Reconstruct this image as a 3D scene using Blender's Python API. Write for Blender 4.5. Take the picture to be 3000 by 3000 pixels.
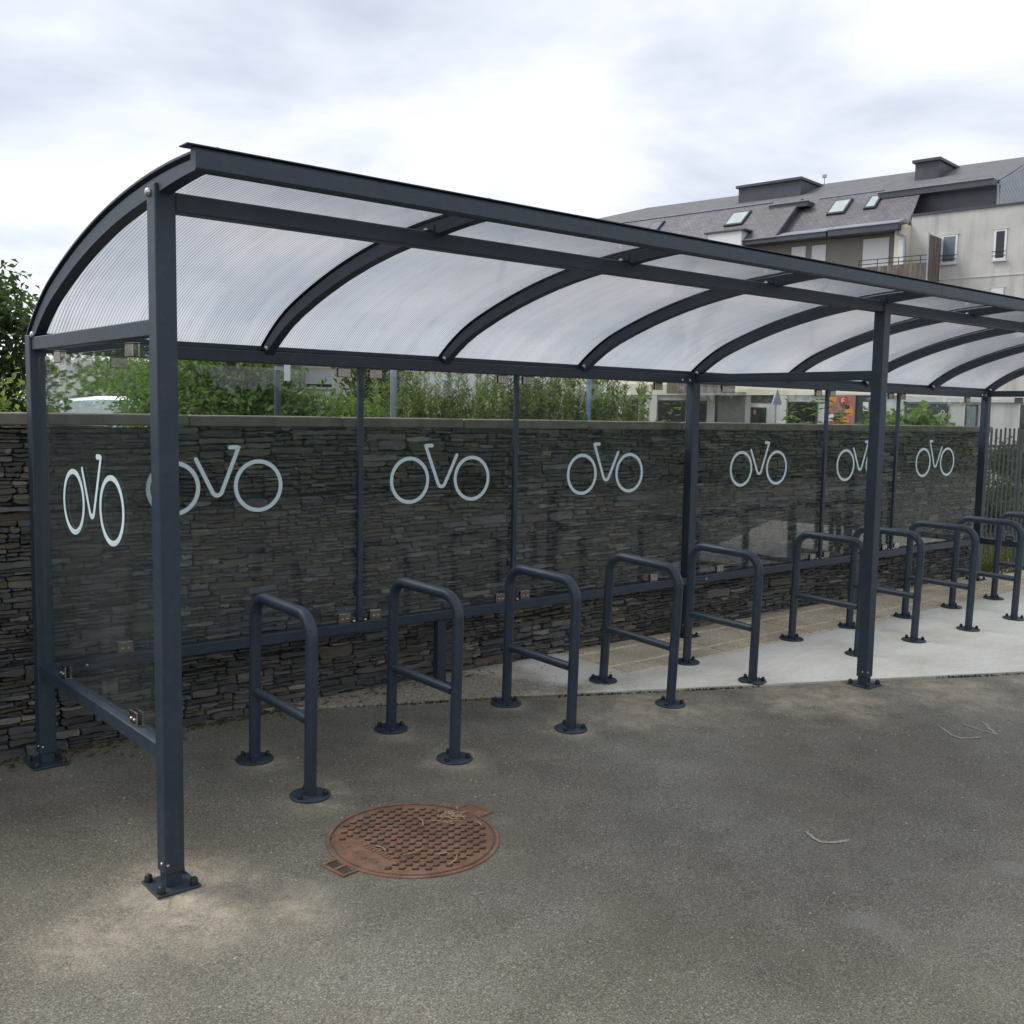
import bpy, math, random
import numpy as np
from mathutils import Vector, Matrix

for o in list(bpy.data.objects):
    bpy.data.objects.remove(o)
SC = bpy.context.scene
COL = SC.collection
R_ = math.radians

# ------------------------------------------------------------------ camera
CAM = np.array([-1.5205, -3.8628, 1.8862])
YAW, PITCH, ROLL, FPX = 0.6994, -0.0960, 0.0173, 3031.46
def cam_axes():
    cy, sy, cp, sp = math.cos(YAW), math.sin(YAW), math.cos(PITCH), math.sin(PITCH)
    fw = np.array([sy*cp, cy*cp, sp]); rt = np.array([cy, -sy, 0]); up = np.cross(rt, fw)
    c, s = math.cos(ROLL), math.sin(ROLL)
    return c*rt+s*up, -s*rt+c*up, fw
RT, UP, FW = cam_axes()
cd = bpy.data.cameras.new('camera'); cd.sensor_width = 36; cd.lens = FPX/3000*36
cd.clip_start = .05; cd.clip_end = 3000
co = bpy.data.objects.new('camera', cd); COL.objects.link(co)
m = Matrix.Identity(4)
for i in range(3):
    m[i][0] = RT[i]; m[i][1] = UP[i]; m[i][2] = -FW[i]; m[i][3] = CAM[i]
co.matrix_world = m
SC.camera = co
def dep(x, y, d):                     # photo pixel + distance along the view axis -> point
    return CAM + d*((x-1500)/FPX*RT - (y-1500)/FPX*UP + FW)
def scr(P):                           # point -> photo pixel
    q = np.asarray(P, float)-CAM; z = q@FW
    return 1500+FPX*(q@RT)/z, 1500-FPX*(q@UP)/z, z

# ------------------------------------------------------------------ sky, sun, exposure
SUN_AZ, SUN_EL = R_(-35), R_(48)
W = bpy.data.worlds.new('World'); SC.world = W; W.use_nodes = True
nt = W.node_tree; nt.nodes.clear()
def wn(t): return nt.nodes.new(t)
out = wn('ShaderNodeOutputWorld'); bg = wn('ShaderNodeBackground'); bg.inputs[1].default_value = .1
sky = wn('ShaderNodeTexSky'); sky.sky_type = 'NISHITA'; sky.sun_disc = False
sky.sun_elevation = SUN_EL; sky.sun_rotation = SUN_AZ
tc = wn('ShaderNodeTexCoord'); sep = wn('ShaderNodeSeparateXYZ'); nt.links.new(tc.outputs['Generated'], sep.inputs[0])
def wmath(op, a, b):
    n = wn('ShaderNodeMath'); n.operation = op
    for i, v in enumerate((a, b)):
        if isinstance(v, (int, float)): n.inputs[i].default_value = v
        else: nt.links.new(v, n.inputs[i])
    return n.outputs[0]
zz = wmath('ADD', wmath('MAXIMUM', sep.outputs[2], 0.0), .22)
cmb = wn('ShaderNodeCombineXYZ')
nt.links.new(wmath('DIVIDE', sep.outputs[0], zz), cmb.inputs[0]); nt.links.new(wmath('DIVIDE', sep.outputs[1], zz), cmb.inputs[1])
nz = wn('ShaderNodeTexNoise'); nz.inputs['Scale'].default_value = 1.35; nz.inputs['Detail'].default_value = 5; nz.inputs['Roughness'].default_value = .54; nz.inputs['Distortion'].default_value = .25
mp = wn('ShaderNodeMapping'); mp.inputs['Location'].default_value = (3.1, 1.7, 0.4); nt.links.new(cmb.outputs[0], mp.inputs[0]); nt.links.new(mp.outputs[0], nz.inputs['Vector'])
rp = wn('ShaderNodeValToRGB'); nt.links.new(nz.outputs[0], rp.inputs[0])
el = rp.color_ramp.elements
el[0].position = .30; el[0].color = (3.25, 3.6, 4.3, 1)
el[1].position = .64; el[1].color = (6.4, 6.45, 6.55, 1)
e = el.new(.47); e.color = (4.8, 5.05, 5.5, 1)
mx = wn('ShaderNodeMixRGB'); mx.inputs[0].default_value = .94
nt.links.new(sky.outputs[0], mx.inputs[1]); nt.links.new(rp.outputs[0], mx.inputs[2])
nt.links.new(mx.outputs[0], bg.inputs[0]); nt.links.new(bg.outputs[0], out.inputs[0])
sl = bpy.data.lights.new('sun', 'SUN'); sl.energy = 1.5; sl.angle = R_(25); sl.color = (1, .97, .92)
so = bpy.data.objects.new('sun', sl); COL.objects.link(so)
sd = Vector((math.sin(SUN_AZ)*math.cos(SUN_EL), math.cos(SUN_AZ)*math.cos(SUN_EL), math.sin(SUN_EL)))
so.rotation_euler = sd.to_track_quat('Z', 'Y').to_euler(); so.location = sd*40
vs = SC.view_settings; vs.view_transform = 'Standard'; vs.look = 'None'; vs.gamma = 1; vs.exposure = .90; vs.use_curve_mapping = False
SC.cycles.max_bounces = 10; SC.cycles.transparent_max_bounces = 24
SC.cycles.caustics_reflective = False; SC.cycles.caustics_refractive = False

# ------------------------------------------------------------------ materials
class MT:
    def __init__(s, name):
        s.m = bpy.data.materials.new(name); s.m.use_nodes = True; s.t = s.m.node_tree; s.t.nodes.clear()
        s.o = s.n('ShaderNodeOutputMaterial')
    def n(s, t, **k):
        x = s.t.nodes.new(t)
        for a, v in k.items(): setattr(x, a, v)
        return x
    def l(s, a, b): s.t.links.new(a, b)
    def val(s, inp, v):
        if isinstance(v, bpy.types.NodeSocket): s.l(v, inp)
        else: inp.default_value = v
    def math(s, op, a, b=0.0, clamp=False):
        x = s.n('ShaderNodeMath', operation=op, use_clamp=clamp); s.val(x.inputs[0], a); s.val(x.inputs[1], b); return x.outputs[0]
    def pos(s): return s.n('ShaderNodeNewGeometry').outputs['Position']
    def noise(s, scale, detail=4, rough=.55, vec=None, stretch=None, dist=0):
        v = vec if vec is not None else s.pos()
        if stretch:
            mp = s.n('ShaderNodeMapping'); mp.inputs['Scale'].default_value = stretch; s.l(v, mp.inputs[0]); v = mp.outputs[0]
        x = s.n('ShaderNodeTexNoise'); x.inputs['Scale'].default_value = scale; x.inputs['Detail'].default_value = detail
        x.inputs['Roughness'].default_value = rough; x.inputs['Distortion'].default_value = dist; s.l(v, x.inputs['Vector']); return x.outputs[0]
    def ramp(s, f, *stops):
        r = s.n('ShaderNodeValToRGB'); s.val(r.inputs[0], f); e = r.color_ramp.elements
        while len(e) < len(stops): e.new(.5)
        for i, (p, c) in enumerate(stops):
            e[i].position = p
            e[i].color = (c, c, c, 1) if isinstance(c, (int, float)) else (*c, 1)
        return r.outputs[0]
    def mix(s, f, a, b, mode='MIX'):
        x = s.n('ShaderNodeMixRGB', blend_type=mode); s.val(x.inputs[0], f)
        for i, v in ((1, a), (2, b)):
            if isinstance(v, tuple) and len(v) == 3: v = (*v, 1)
            s.val(x.inputs[i], v)
        return x.outputs[0]
    def bump(s, h, strength=.3, dist=.01):
        b = s.n('ShaderNodeBump'); b.inputs['Strength'].default_value = strength; b.inputs['Distance'].default_value = dist
        s.l(h, b.inputs['Height']); return b.outputs[0]
    def pbr(s, col, rough=.6, metal=0, normal=None, spec=.5, coat=0):
        b = s.n('ShaderNodeBsdfPrincipled')
        if isinstance(col, tuple) and len(col) == 3: col = (*col, 1)
        s.val(b.inputs['Base Color'], col); s.val(b.inputs['Roughness'], rough); s.val(b.inputs['Metallic'], metal)
        b.inputs['Specular IOR Level'].default_value = spec; b.inputs['Coat Weight'].default_value = coat
        if normal is not None: s.l(normal, b.inputs['Normal'])
        s.l(b.outputs[0], s.o.inputs[0]); return b
    def fresnel(s, ior):          # same reflectance entering and leaving a sheet
        f = s.n('ShaderNodeFresnel'); g = s.n('ShaderNodeNewGeometry').outputs['Backfacing']
        s.l(s.math('ADD', ior, s.math('MULTIPLY', g, 1/ior-ior)), f.inputs[0]); return f.outputs[0]
    def attr(s, n):
        a = s.n('ShaderNodeAttribute'); a.attribute_name = n; return a.outputs['Fac']

def simple(name, c, rough=.6, metal=0, var=.12, scale=6., bump=.1, bdist=.004, spec=.5, stretch=None, coat=0):
    t = MT(name); nz = t.noise(scale, 5, stretch=stretch)
    lo = tuple(x*(1-var) for x in c); hi = tuple(min(1, x*(1+var)) for x in c)
    col = t.ramp(nz, (.3, lo), (.7, hi))
    rr = t.math('ADD', t.math('MULTIPLY', nz, .16), rough-.08)
    nb = t.bump(t.noise(scale*9, 3), bump, bdist) if bump else None
    t.pbr(col, rr, metal, nb, spec, coat); return t.m

M = {}
t = MT('dark_grey_powder_coat')
n1 = t.noise(3.5, 5); n2 = t.noise(260, 2)
c = t.ramp(n1, (.3, (.022, .036, .054)), (.7, (.033, .049, .069)))
dusty = t.ramp(t.noise(22, 6, .7), (.52, 0.), (.8, .30))
c = t.mix(dusty, c, (.13, .135, .135))
streak = t.ramp(t.noise(16, 5, .65, stretch=(1, 1, .06)), (.60, 0.), (.78, .22))
c = t.mix(streak, c, (.11, .115, .115))
t.pbr(c, t.math('ADD', t.math('MULTIPLY', n1, .2), .36), 0, t.bump(n2, .12, .001)); M['paint'] = t.m
M['cap'] = simple('black_cap', (.012, .013, .015), .5, bump=0)
M['steel'] = simple('stainless_steel', (.52, .50, .47), .28, 1, .15, 30, .05, .001)
M['clip'] = simple('brushed_clamp_steel', (.36, .32, .29), .25, .95, .2, 20, .05, .001)
M['decal'] = simple('frosted_white_vinyl', (.64, .77, .80), .5, 0, .04, 8, 0)

t = MT('clear_glass')                 # real pane: tinted transmission plus Fresnel mirror
fr = t.fresnel(1.45)
tr = t.n('ShaderNodeBsdfTransparent'); tr.inputs[0].default_value = (.930, .955, .958, 1)
gl = t.n('ShaderNodeBsdfGlossy'); gl.inputs['Roughness'].default_value = .004
sm = t.n('ShaderNodeMixShader'); t.l(fr, sm.inputs[0]); t.l(tr.outputs[0], sm.inputs[1]); t.l(gl.outputs[0], sm.inputs[2])
dfn = t.n('ShaderNodeBsdfDiffuse'); dfn.inputs[0].default_value = (.52, .57, .60, 1)
film = t.math('ADD', t.math('MULTIPLY', t.ramp(t.noise(2.2, 6, .65, stretch=(1, 1, .5)), (.35, 0.), (.75, 1.0)), .020), .005)
sf = t.n('ShaderNodeMixShader'); t.l(film, sf.inputs[0]); t.l(sm.outputs[0], sf.inputs[1]); t.l(dfn.outputs[0], sf.inputs[2])
t.l(sf.outputs[0], t.o.inputs[0]); M['glass'] = t.m

t = MT('ribbed_polycarbonate')        # twin-wall sheet: fine walls along the arch
sx = t.n('ShaderNodeSeparateXYZ'); t.l(t.pos(), sx.inputs[0])
wv = t.math('SINE', t.math('MULTIPLY', sx.outputs[0], 2*math.pi/.0150))
line = t.math('MULTIPLY', t.math('ADD', wv, 1.0), .5)
line = t.math('POWER', line, 2.2)
jit = t.noise(2.0, 3, vec=t.pos(), stretch=(9, .15, .15))
amt = t.math('MULTIPLY', line, t.math('ADD', t.math('MULTIPLY', jit, .9), .25))
col = t.mix(amt, (.575, .59, .615), (.175, .19, .225))
cloudy = t.ramp(t.noise(1.1, 4), (.32, (.80, .84, .88)), (.5, (.96, .96, .97)), (.68, (1.10, 1.06, 1.05)))
grime = t.ramp(t.noise(7, 6, .7, stretch=(3, .5, .5)), (.55, 1.0), (.8, .80)); col = t.mix(1.0, col, grime, 'MULTIPLY')
col = t.mix(1.0, col, cloudy, 'MULTIPLY')
tl = t.n('ShaderNodeBsdfTranslucent'); t.l(col, tl.inputs[0])
tr = t.n('ShaderNodeBsdfTransparent'); t.l(col, tr.inputs[0])
df = t.n('ShaderNodeBsdfDiffuse'); df.inputs[0].default_value = (.62, .64, .68, 1)
gl = t.n('ShaderNodeBsdfGlossy'); gl.inputs['Roughness'].default_value = .12
fr = t.fresnel(1.5)
def mixs(f, a, b):
    x = t.n('ShaderNodeMixShader'); t.val(x.inputs[0], f); t.l(a, x.inputs[1]); t.l(b, x.inputs[2]); return x.outputs[0]
base = mixs(.07, tl.outputs[0], tr.outputs[0]); base = mixs(.06, base, df.outputs[0])
t.l(mixs(fr, base, gl.outputs[0]), t.o.inputs[0]); M['poly'] = t.m
t = MT('polycarbonate_outer_skin')
tr = t.n('ShaderNodeBsdfTransparent'); tr.inputs[0].default_value = (.95, .96, .97, 1); gl = t.n('ShaderNodeBsdfGlossy'); gl.inputs['Roughness'].default_value = .1
t.l(mixs(t.fresnel(1.4), tr.outputs[0], gl.outputs[0]), t.o.inputs[0]); M['polyskin'] = t.m

t = MT('slate_stone')
sh = t.attr('shade')
c = t.ramp(sh, (0, (.070, .070, .071)), (.22, (.088, .092, .099)), (.42, (.118, .106, .090)), (.58, (.142, .115, .082)), (.70, (.108, .114, .096)), (.84, (.140, .150, .164)), (.95, (.19, .175, .148)), (1, (.29, .27, .235)))
n1 = t.noise(9, 6, .65, stretch=(1, 1, 4)); n2 = t.noise(55, 5, .7, stretch=(1, 1, 3))
c = t.mix(1, c, t.ramp(n1, (.3, .62), (.7, 1.32)), 'MULTIPLY')
c = t.mix(t.ramp(t.noise(1.7, 5), (.54, 0.), (.74, .35)), c, (.085, .095, .055))
c = t.mix(t.ramp(n2, (.62, 0.), (.82, .30)), c, (.20, .19, .17))
t.pbr(c, t.math('ADD', t.math('MULTIPLY', n1, .3), .5), 0, t.bump(t.math('ADD', n2, t.math('MULTIPLY', n1, .6)), .75, .012)); M['stone'] = t.m
M['mortar'] = simple('dark_joint', (.028, .026, .022), .95, bump=.4)
M['coping'] = simple('cast_concrete_coping', (.205, .180, .148), .85, 0, .28, 5, .35, .004)

t = MT('worn_asphalt')
P = t.pos()
big = t.noise(.55, 5, .6); mid = t.noise(3.2, 6, .65); fin = t.noise(150, 3, .7); fin2 = t.noise(420, 2, .7)
c = t.ramp(big, (.30, (.116, .103, .077)), (.5, (.146, .134, .106)), (.70, (.188, .178, .150)))
c = t.mix(1, c, t.ramp(mid, (.3, .84), (.7, 1.18)), 'MULTIPLY')
c = t.mix(1, c, t.ramp(fin, (.30, .34), (.5, .98), (.70, 1.9)), 'MULTIPLY')
v2 = t.n('ShaderNodeTexVoronoi'); v2.inputs['Scale'].default_value = 125; t.l(P, v2.inputs['Vector'])
s2_ = t.n('ShaderNodeSeparateXYZ'); t.l(v2.outputs['Color'], s2_.inputs[0])
c = t.mix(.38, c, t.ramp(s2_.outputs[0], (0, .45), (.5, .95), (.88, 1.25), (1, 2.0)), 'MULTIPLY')
vor = t.n('ShaderNodeTexVoronoi'); vor.inputs['Scale'].default_value = 95; t.l(P, vor.inputs['Vector'])
wn_ = t.n('ShaderNodeSeparateXYZ'); t.l(vor.outputs['Color'], wn_.inputs[0])
chip = t.math('MULTIPLY', t.math('GREATER_THAN', wn_.outputs[0], .90), t.math('LESS_THAN', vor.outputs['Distance'], .36))
c = t.mix(t.math('MULTIPLY', chip, .62), c, (.33, .31, .28))
brown = t.ramp(t.noise(.8, 4, .6, stretch=(1.3, 1, 1)), (.5, 0.), (.7, .35))
c = t.mix(brown, c, (.130, .108, .072))
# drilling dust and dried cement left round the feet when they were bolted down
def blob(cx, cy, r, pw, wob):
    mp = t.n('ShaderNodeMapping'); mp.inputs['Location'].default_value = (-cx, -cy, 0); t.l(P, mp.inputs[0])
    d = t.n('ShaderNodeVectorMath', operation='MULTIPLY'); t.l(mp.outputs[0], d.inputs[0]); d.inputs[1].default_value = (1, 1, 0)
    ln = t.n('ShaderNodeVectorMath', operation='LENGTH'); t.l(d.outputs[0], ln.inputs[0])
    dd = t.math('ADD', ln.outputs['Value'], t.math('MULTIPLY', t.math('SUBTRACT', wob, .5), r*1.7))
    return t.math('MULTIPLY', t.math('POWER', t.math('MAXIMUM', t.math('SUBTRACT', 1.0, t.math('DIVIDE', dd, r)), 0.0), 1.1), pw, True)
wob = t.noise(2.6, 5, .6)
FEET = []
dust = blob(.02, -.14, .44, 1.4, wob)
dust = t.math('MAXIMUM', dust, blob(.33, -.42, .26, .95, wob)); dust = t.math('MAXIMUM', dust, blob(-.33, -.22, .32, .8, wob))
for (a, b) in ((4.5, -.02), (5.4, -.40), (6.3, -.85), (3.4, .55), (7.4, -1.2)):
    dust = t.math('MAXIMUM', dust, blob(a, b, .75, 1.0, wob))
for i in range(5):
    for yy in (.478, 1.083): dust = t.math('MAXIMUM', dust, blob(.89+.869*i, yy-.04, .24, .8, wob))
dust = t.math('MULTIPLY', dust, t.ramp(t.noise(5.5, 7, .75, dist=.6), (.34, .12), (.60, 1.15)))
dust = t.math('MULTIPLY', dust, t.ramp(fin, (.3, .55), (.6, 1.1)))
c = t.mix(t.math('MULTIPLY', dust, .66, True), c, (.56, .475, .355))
patch = t.ramp(t.noise(1.9, 3, .5), (.66, 0.), (.72, .30)); c = t.mix(patch, c, (.25, .245, .235))
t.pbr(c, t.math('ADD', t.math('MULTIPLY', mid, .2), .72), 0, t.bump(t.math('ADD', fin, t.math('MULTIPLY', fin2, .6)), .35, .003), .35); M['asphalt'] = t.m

t = MT('pale_concrete')
n1 = t.noise(1.1, 5, .6, stretch=(1, 2.2, 1)); n2 = t.noise(14, 5, .7, stretch=(1, 5, 1)); n3 = t.noise(170, 3)
c = t.ramp(n1, (.3, (.68, .625, .52)), (.55, (.82, .785, .70)), (.75, (.86, .835, .765)))
c = t.mix(1, c, t.ramp(n2, (.3, .88), (.65, 1.05)), 'MULTIPLY'); c = t.mix(1, c, t.ramp(n3, (.3, .9), (.7, 1.07)), 'MULTIPLY')
sx = t.n('ShaderNodeSeparateXYZ'); t.l(t.pos(), sx.inputs[0])
edge = t.math('ADD', sx.outputs[0], t.math('MULTIPLY', t.noise(2.5, 5, .6), 2.2))
rough_part = t.math('SUBTRACT', 1.0, t.math('DIVIDE', t.math('SUBTRACT', edge, 3.9), .7, True), True)
ag = t.noise(48, 4, .75, stretch=(1, 1.3, 1))
agc = t.ramp(ag, (.36, (.12, .097, .064)), (.5, (.29, .245, .175)), (.62, (.47, .42, .335)), (.75, (.64, .60, .53)))
c = t.mix(t.math('MULTIPLY', rough_part, .92), c, agc)
hgt = t.math('ADD', t.math('MULTIPLY', n3, .2), t.math('MULTIPLY', t.math('MULTIPLY', ag, rough_part), 2.0))
t.pbr(c, .8, 0, t.bump(hgt, .5, .008), .35); M['concrete'] = t.m
t = MT('pebble_paver')
ag = t.noise(60, 4, .75); n1 = t.noise(3, 4)
c = t.ramp(ag, (.32, (.34, .27, .17)), (.48, (.60, .51, .365)), (.62, (.72, .64, .50)), (.78, (.82, .76, .65)))
c = t.mix(1, c, t.ramp(n1, (.3, .75), (.7, 1.2)), 'MULTIPLY')
t.pbr(c, .85, 0, t.bump(ag, .7, .008), .3); M['paver'] = t.m
M['joint_mortar'] = simple('sandy_mortar', (.76, .65, .47), .9, 0, .2, 12, .4, .004)
M['street'] = simple('grey_street_paving', (.42, .415, .40), .85, 0, .12, 1.2, .2)
M['soil'] = simple('dark_soil', (.05, .042, .03), .95, 0, .3, 8, .6, .02)
M['pebble'] = simple('pale_chip', (.38, .35, .30), .8, 0, .35, 40, .2)
M['litter'] = simple('dead_leaf_litter', (.14, .085, .040), .9, 0, .5, 30, .3)
M['straw'] = simple('dry_straw', (.42, .33, .19), .8, 0, .2, 30, .1)
M['moss'] = simple('moss', (.055, .060, .022), .95, 0, .5, 25, .8, .02)
t = MT('rusty_cast_iron')
n1 = t.noise(7, 6, .65); n2 = t.noise(110, 4, .7)
c = t.ramp(n1, (.3, (.150, .075, .045)), (.5, (.230, .118, .070)), (.7, (.29, .175, .118)))
c = t.mix(1, c, t.ramp(n2, (.3, .75), (.7, 1.2)), 'MULTIPLY'); c = t.mix(t.ramp(t.noise(13, 6, .7), (.50, 0.), (.68, .85)), c, (.105, .090, .074)); t.pbr(c, .75, .15, t.bump(n2, .5, .003)); M['rust'] = t.m
M['rustdark'] = simple('dark_worn_iron', (.060, .036, .026), .6, .3, .3, 40, .3, .002)
M['paintmark'] = simple('faded_marking_paint', (.37, .335, .285), .85, 0, .25, 40, .2)
M['paintfaint'] = simple('worn_chalk', (.29, .268, .23), .85, 0, .3, 40, .2)
M['paintorange'] = simple('faded_orange_paint', (.42, .25, .19), .85, 0, .2, 60, .2)
# buildings
def streaky(name, c, dirt, amt=.5):
    t = MT(name); n1 = t.noise(.9, 5, .6); n2 = t.noise(1.0, 4, .6, stretch=(1.6, 1.6, .14)); n3 = t.noise(30, 3)
    col = t.ramp(n1, (.3, tuple(x*.88 for x in c)), (.7, tuple(min(1, x*1.08) for x in c)))
    col = t.mix(t.ramp(n2, (.52, 0.), (.72, amt)), col, dirt)
    t.pbr(col, .9, 0, t.bump(n3, .15, .01), .3); return t.m
M['bconc'] = streaky('stained_raw_concrete', (.56, .55, .525), (.27, .26, .245), .6)
M['bconc2'] = streaky('pale_concrete_panel', (.60, .60, .585), (.36, .355, .345), .45)
M['beige'] = simple('taupe_render', (.235, .22, .20), .9, 0, .06, 2, .1)
M['cream'] = simple('cream_render', (.70, .66, .54), .9, 0, .05, 1, .1)
M['white'] = simple('white_pvc', (.74, .75, .77), .45, 0, .04, 3, 0)
t = MT('roof_slate'); tcn = t.n('ShaderNodeTexCoord')
bk = t.n('ShaderNodeTexBrick'); bk.inputs['Scale'].default_value = 1.0; bk.inputs['Brick Width'].default_value = .26; bk.inputs['Row Height'].default_value = .17; bk.inputs['Mortar Size'].default_value = .012
bk.inputs['Color1'].default_value = (.115, .108, .118, 1); bk.inputs['Color2'].default_value = (.165, .155, .165, 1); bk.inputs['Mortar'].default_value = (.055, .053, .058, 1)
t.l(tcn.outputs['UV'], bk.inputs['Vector'])
c = t.mix(1, bk.outputs['Color'], t.ramp(t.noise(.7, 5), (.3, .8), (.7, 1.2)), 'MULTIPLY')
t.pbr(c, .5, 0, t.bump(bk.outputs['Fac'], .4, -.01)); M['slate'] = t.m
t = MT('moss_roof'); c = t.ramp(t.noise(1.6, 6, .7), (.3, (.115, .115, .122)), (.7, (.165, .163, .168))); t.pbr(c, .85); M['roof2'] = t.m
M['zinc'] = simple('dark_zinc_cladding', (.065, .070, .085), .5, .2, .12, .8, 0, stretch=(4, 4, .3))
M['zinclight'] = simple('weathered_zinc', (.30, .32, .37), .45, .3, .12, 2, 0)
t = MT('slate_cladding_panels'); tcn = t.n('ShaderNodeTexCoord')
bk = t.n('ShaderNodeTexBrick'); bk.inputs['Scale'].default_value = 1.0; bk.inputs['Brick Width'].default_value = .7; bk.inputs['Row Height'].default_value = .24; bk.inputs['Mortar Size'].default_value = .018
bk.inputs['Color1'].default_value = (.27, .29, .33, 1); bk.inputs['Color2'].default_value = (.31, .33, .37, 1); bk.inputs['Mortar'].default_value = (.12, .13, .15, 1)
mpn = t.n('ShaderNodeMapping'); mpn.inputs['Rotation'].default_value = (0, 0, R_(-22)); t.l(tcn.outputs['UV'], mpn.inputs[0]); t.l(mpn.outputs[0], bk.inputs['Vector']); t.pbr(bk.outputs['Color'], .6); M['clad'] = t.m
def shutter(name, c, axis=2, step=.055):
    t = MT(name); tcn = t.n('ShaderNodeTexCoord'); sx = t.n('ShaderNodeSeparateXYZ'); t.l(tcn.outputs['Object'], sx.inputs[0])
    s = t.math('SINE', t.math('MULTIPLY', sx.outputs[axis], 2*math.pi/step))
    t.pbr(t.ramp(s, (0, tuple(x*.86 for x in c)), (.35, c)), .5, 0, t.bump(s, .3, .01)); return t.m
M['shutter'] = shutter('white_roller_shutter', (.78, .79, .81))
M['louvre'] = shutter('dark_louvre', (.05, .05, .055), 2, .12)
t = MT('weathered_timber'); n1 = t.noise(2.2, 5, .6, stretch=(8, 8, .6)); oi = t.n('ShaderNodeObjectInfo')
c = t.ramp(n1, (.25, (.085, .068, .058)), (.5, (.155, .125, .108)), (.78, (.27, .235, .21)))
c = t.mix(1, c, t.ramp(oi.outputs['Random'], (0, .72), (1, 1.22)), 'MULTIPLY'); t.pbr(c, .85); M['timber'] = t.m
M['darkglass'] = simple('dark_window_glass', (.018, .02, .024), .06, 0, .2, 1, 0, spec=.6)
M['blueglass'] = simple('curtained_window_glass', (.16, .19, .22), .08, 0, .25, 3, 0, stretch=(6, 6, .3))
M['skyglass'] = simple('skylight_glass', (.40, .46, .45), .05, 0, .1, 2, 0, spec=.9)
M['darkframe'] = simple('charcoal_frame', (.03, .032, .038), .5, 0, .1, 3, 0)
M['greywall'] = simple('grey_recess_wall', (.22, .22, .22), .9, 0, .06, 1, .1)
M['galv'] = simple('galvanised_steel', (.30, .34, .40), .4, .5, .12, 9, .1)
M['bluepole'] = simple('blue_grey_pole_paint', (.20, .30, .45), .4, .2, .1, 9, .1)
M['polegrey'] = simple('anthracite_pole_paint', (.05, .062, .075), .45, 0, .1, 9, 0)
M['vanwhite'] = simple('white_van_paint', (.76, .78, .80), .2, 0, .02, 1, 0, coat=.6)
M['tyre'] = simple('tyre_rubber', (.02, .02, .02), .85, bump=0)
M['red'] = simple('mural_red', (.52, .055, .050), .7, 0, .1, 3, 0); M['orange'] = simple('mural_orange', (.78, .27, .035), .7, 0, .1, 3, 0)
M['pink'] = simple('mural_dusty_pink', (.38, .17, .16), .7, 0, .1, 3, 0); M['navy'] = simple('mural_navy', (.02, .03, .05), .7, 0, .1, 3, 0)
M['slat'] = simple('charcoal_fence_slat', (.052, .056, .060), .6, 0, .15, 9, .1)
M['bark'] = simple('bark', (.075, .058, .042), .9, 0, .3, 20, .6, .01)
def leafmat(name, stops, trans=.35):
    t = MT(name); c = t.ramp(t.attr('shade'), *stops)
    n = t.noise(20, 3); c = t.mix(1, c, t.ramp(n, (.3, .8), (.7, 1.2)), 'MULTIPLY')
    b = t.pbr(c, .5, spec=.4); tl = t.n('ShaderNodeBsdfTranslucent'); t.l(t.mix(1, c, (1.3, 1.45, .6), 'MULTIPLY'), tl.inputs[0])
    x = t.n('ShaderNodeMixShader'); x.inputs[0].default_value = trans; t.l(b.outputs[0], x.inputs[1]); t.l(tl.outputs[0], x.inputs[2]); t.l(x.outputs[0], t.o.inputs[0]); return t.m
M['leafmid'] = leafmat('mid_green_leaf', ((0, (.07, .115, .038)), (.5, (.15, .225, .07)), (.85, (.23, .30, .10)), (1, (.34, .38, .13))), .42)
M['leafdark'] = leafmat('dark_green_leaf', ((0, (.036, .056, .028)), (.6, (.070, .105, .048)), (1, (.125, .17, .075))))
M['leafwillow'] = leafmat('willow_leaf', ((0, (.09, .11, .055)), (.5, (.18, .225, .115)), (1, (.31, .34, .20))), .42)
M['leafbright'] = leafmat('bright_shrub_leaf', ((0, (.06, .10, .032)), (.5, (.145, .215, .075)), (.9, (.24, .29, .12)), (1, (.36, .37, .17))), .42)
M['grass'] = leafmat('rough_grass', ((0, (.05, .07, .02)), (.5, (.10, .13, .035)), (.8, (.17, .16, .06)), (1, (.30, .21, .10))), .25)

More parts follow.
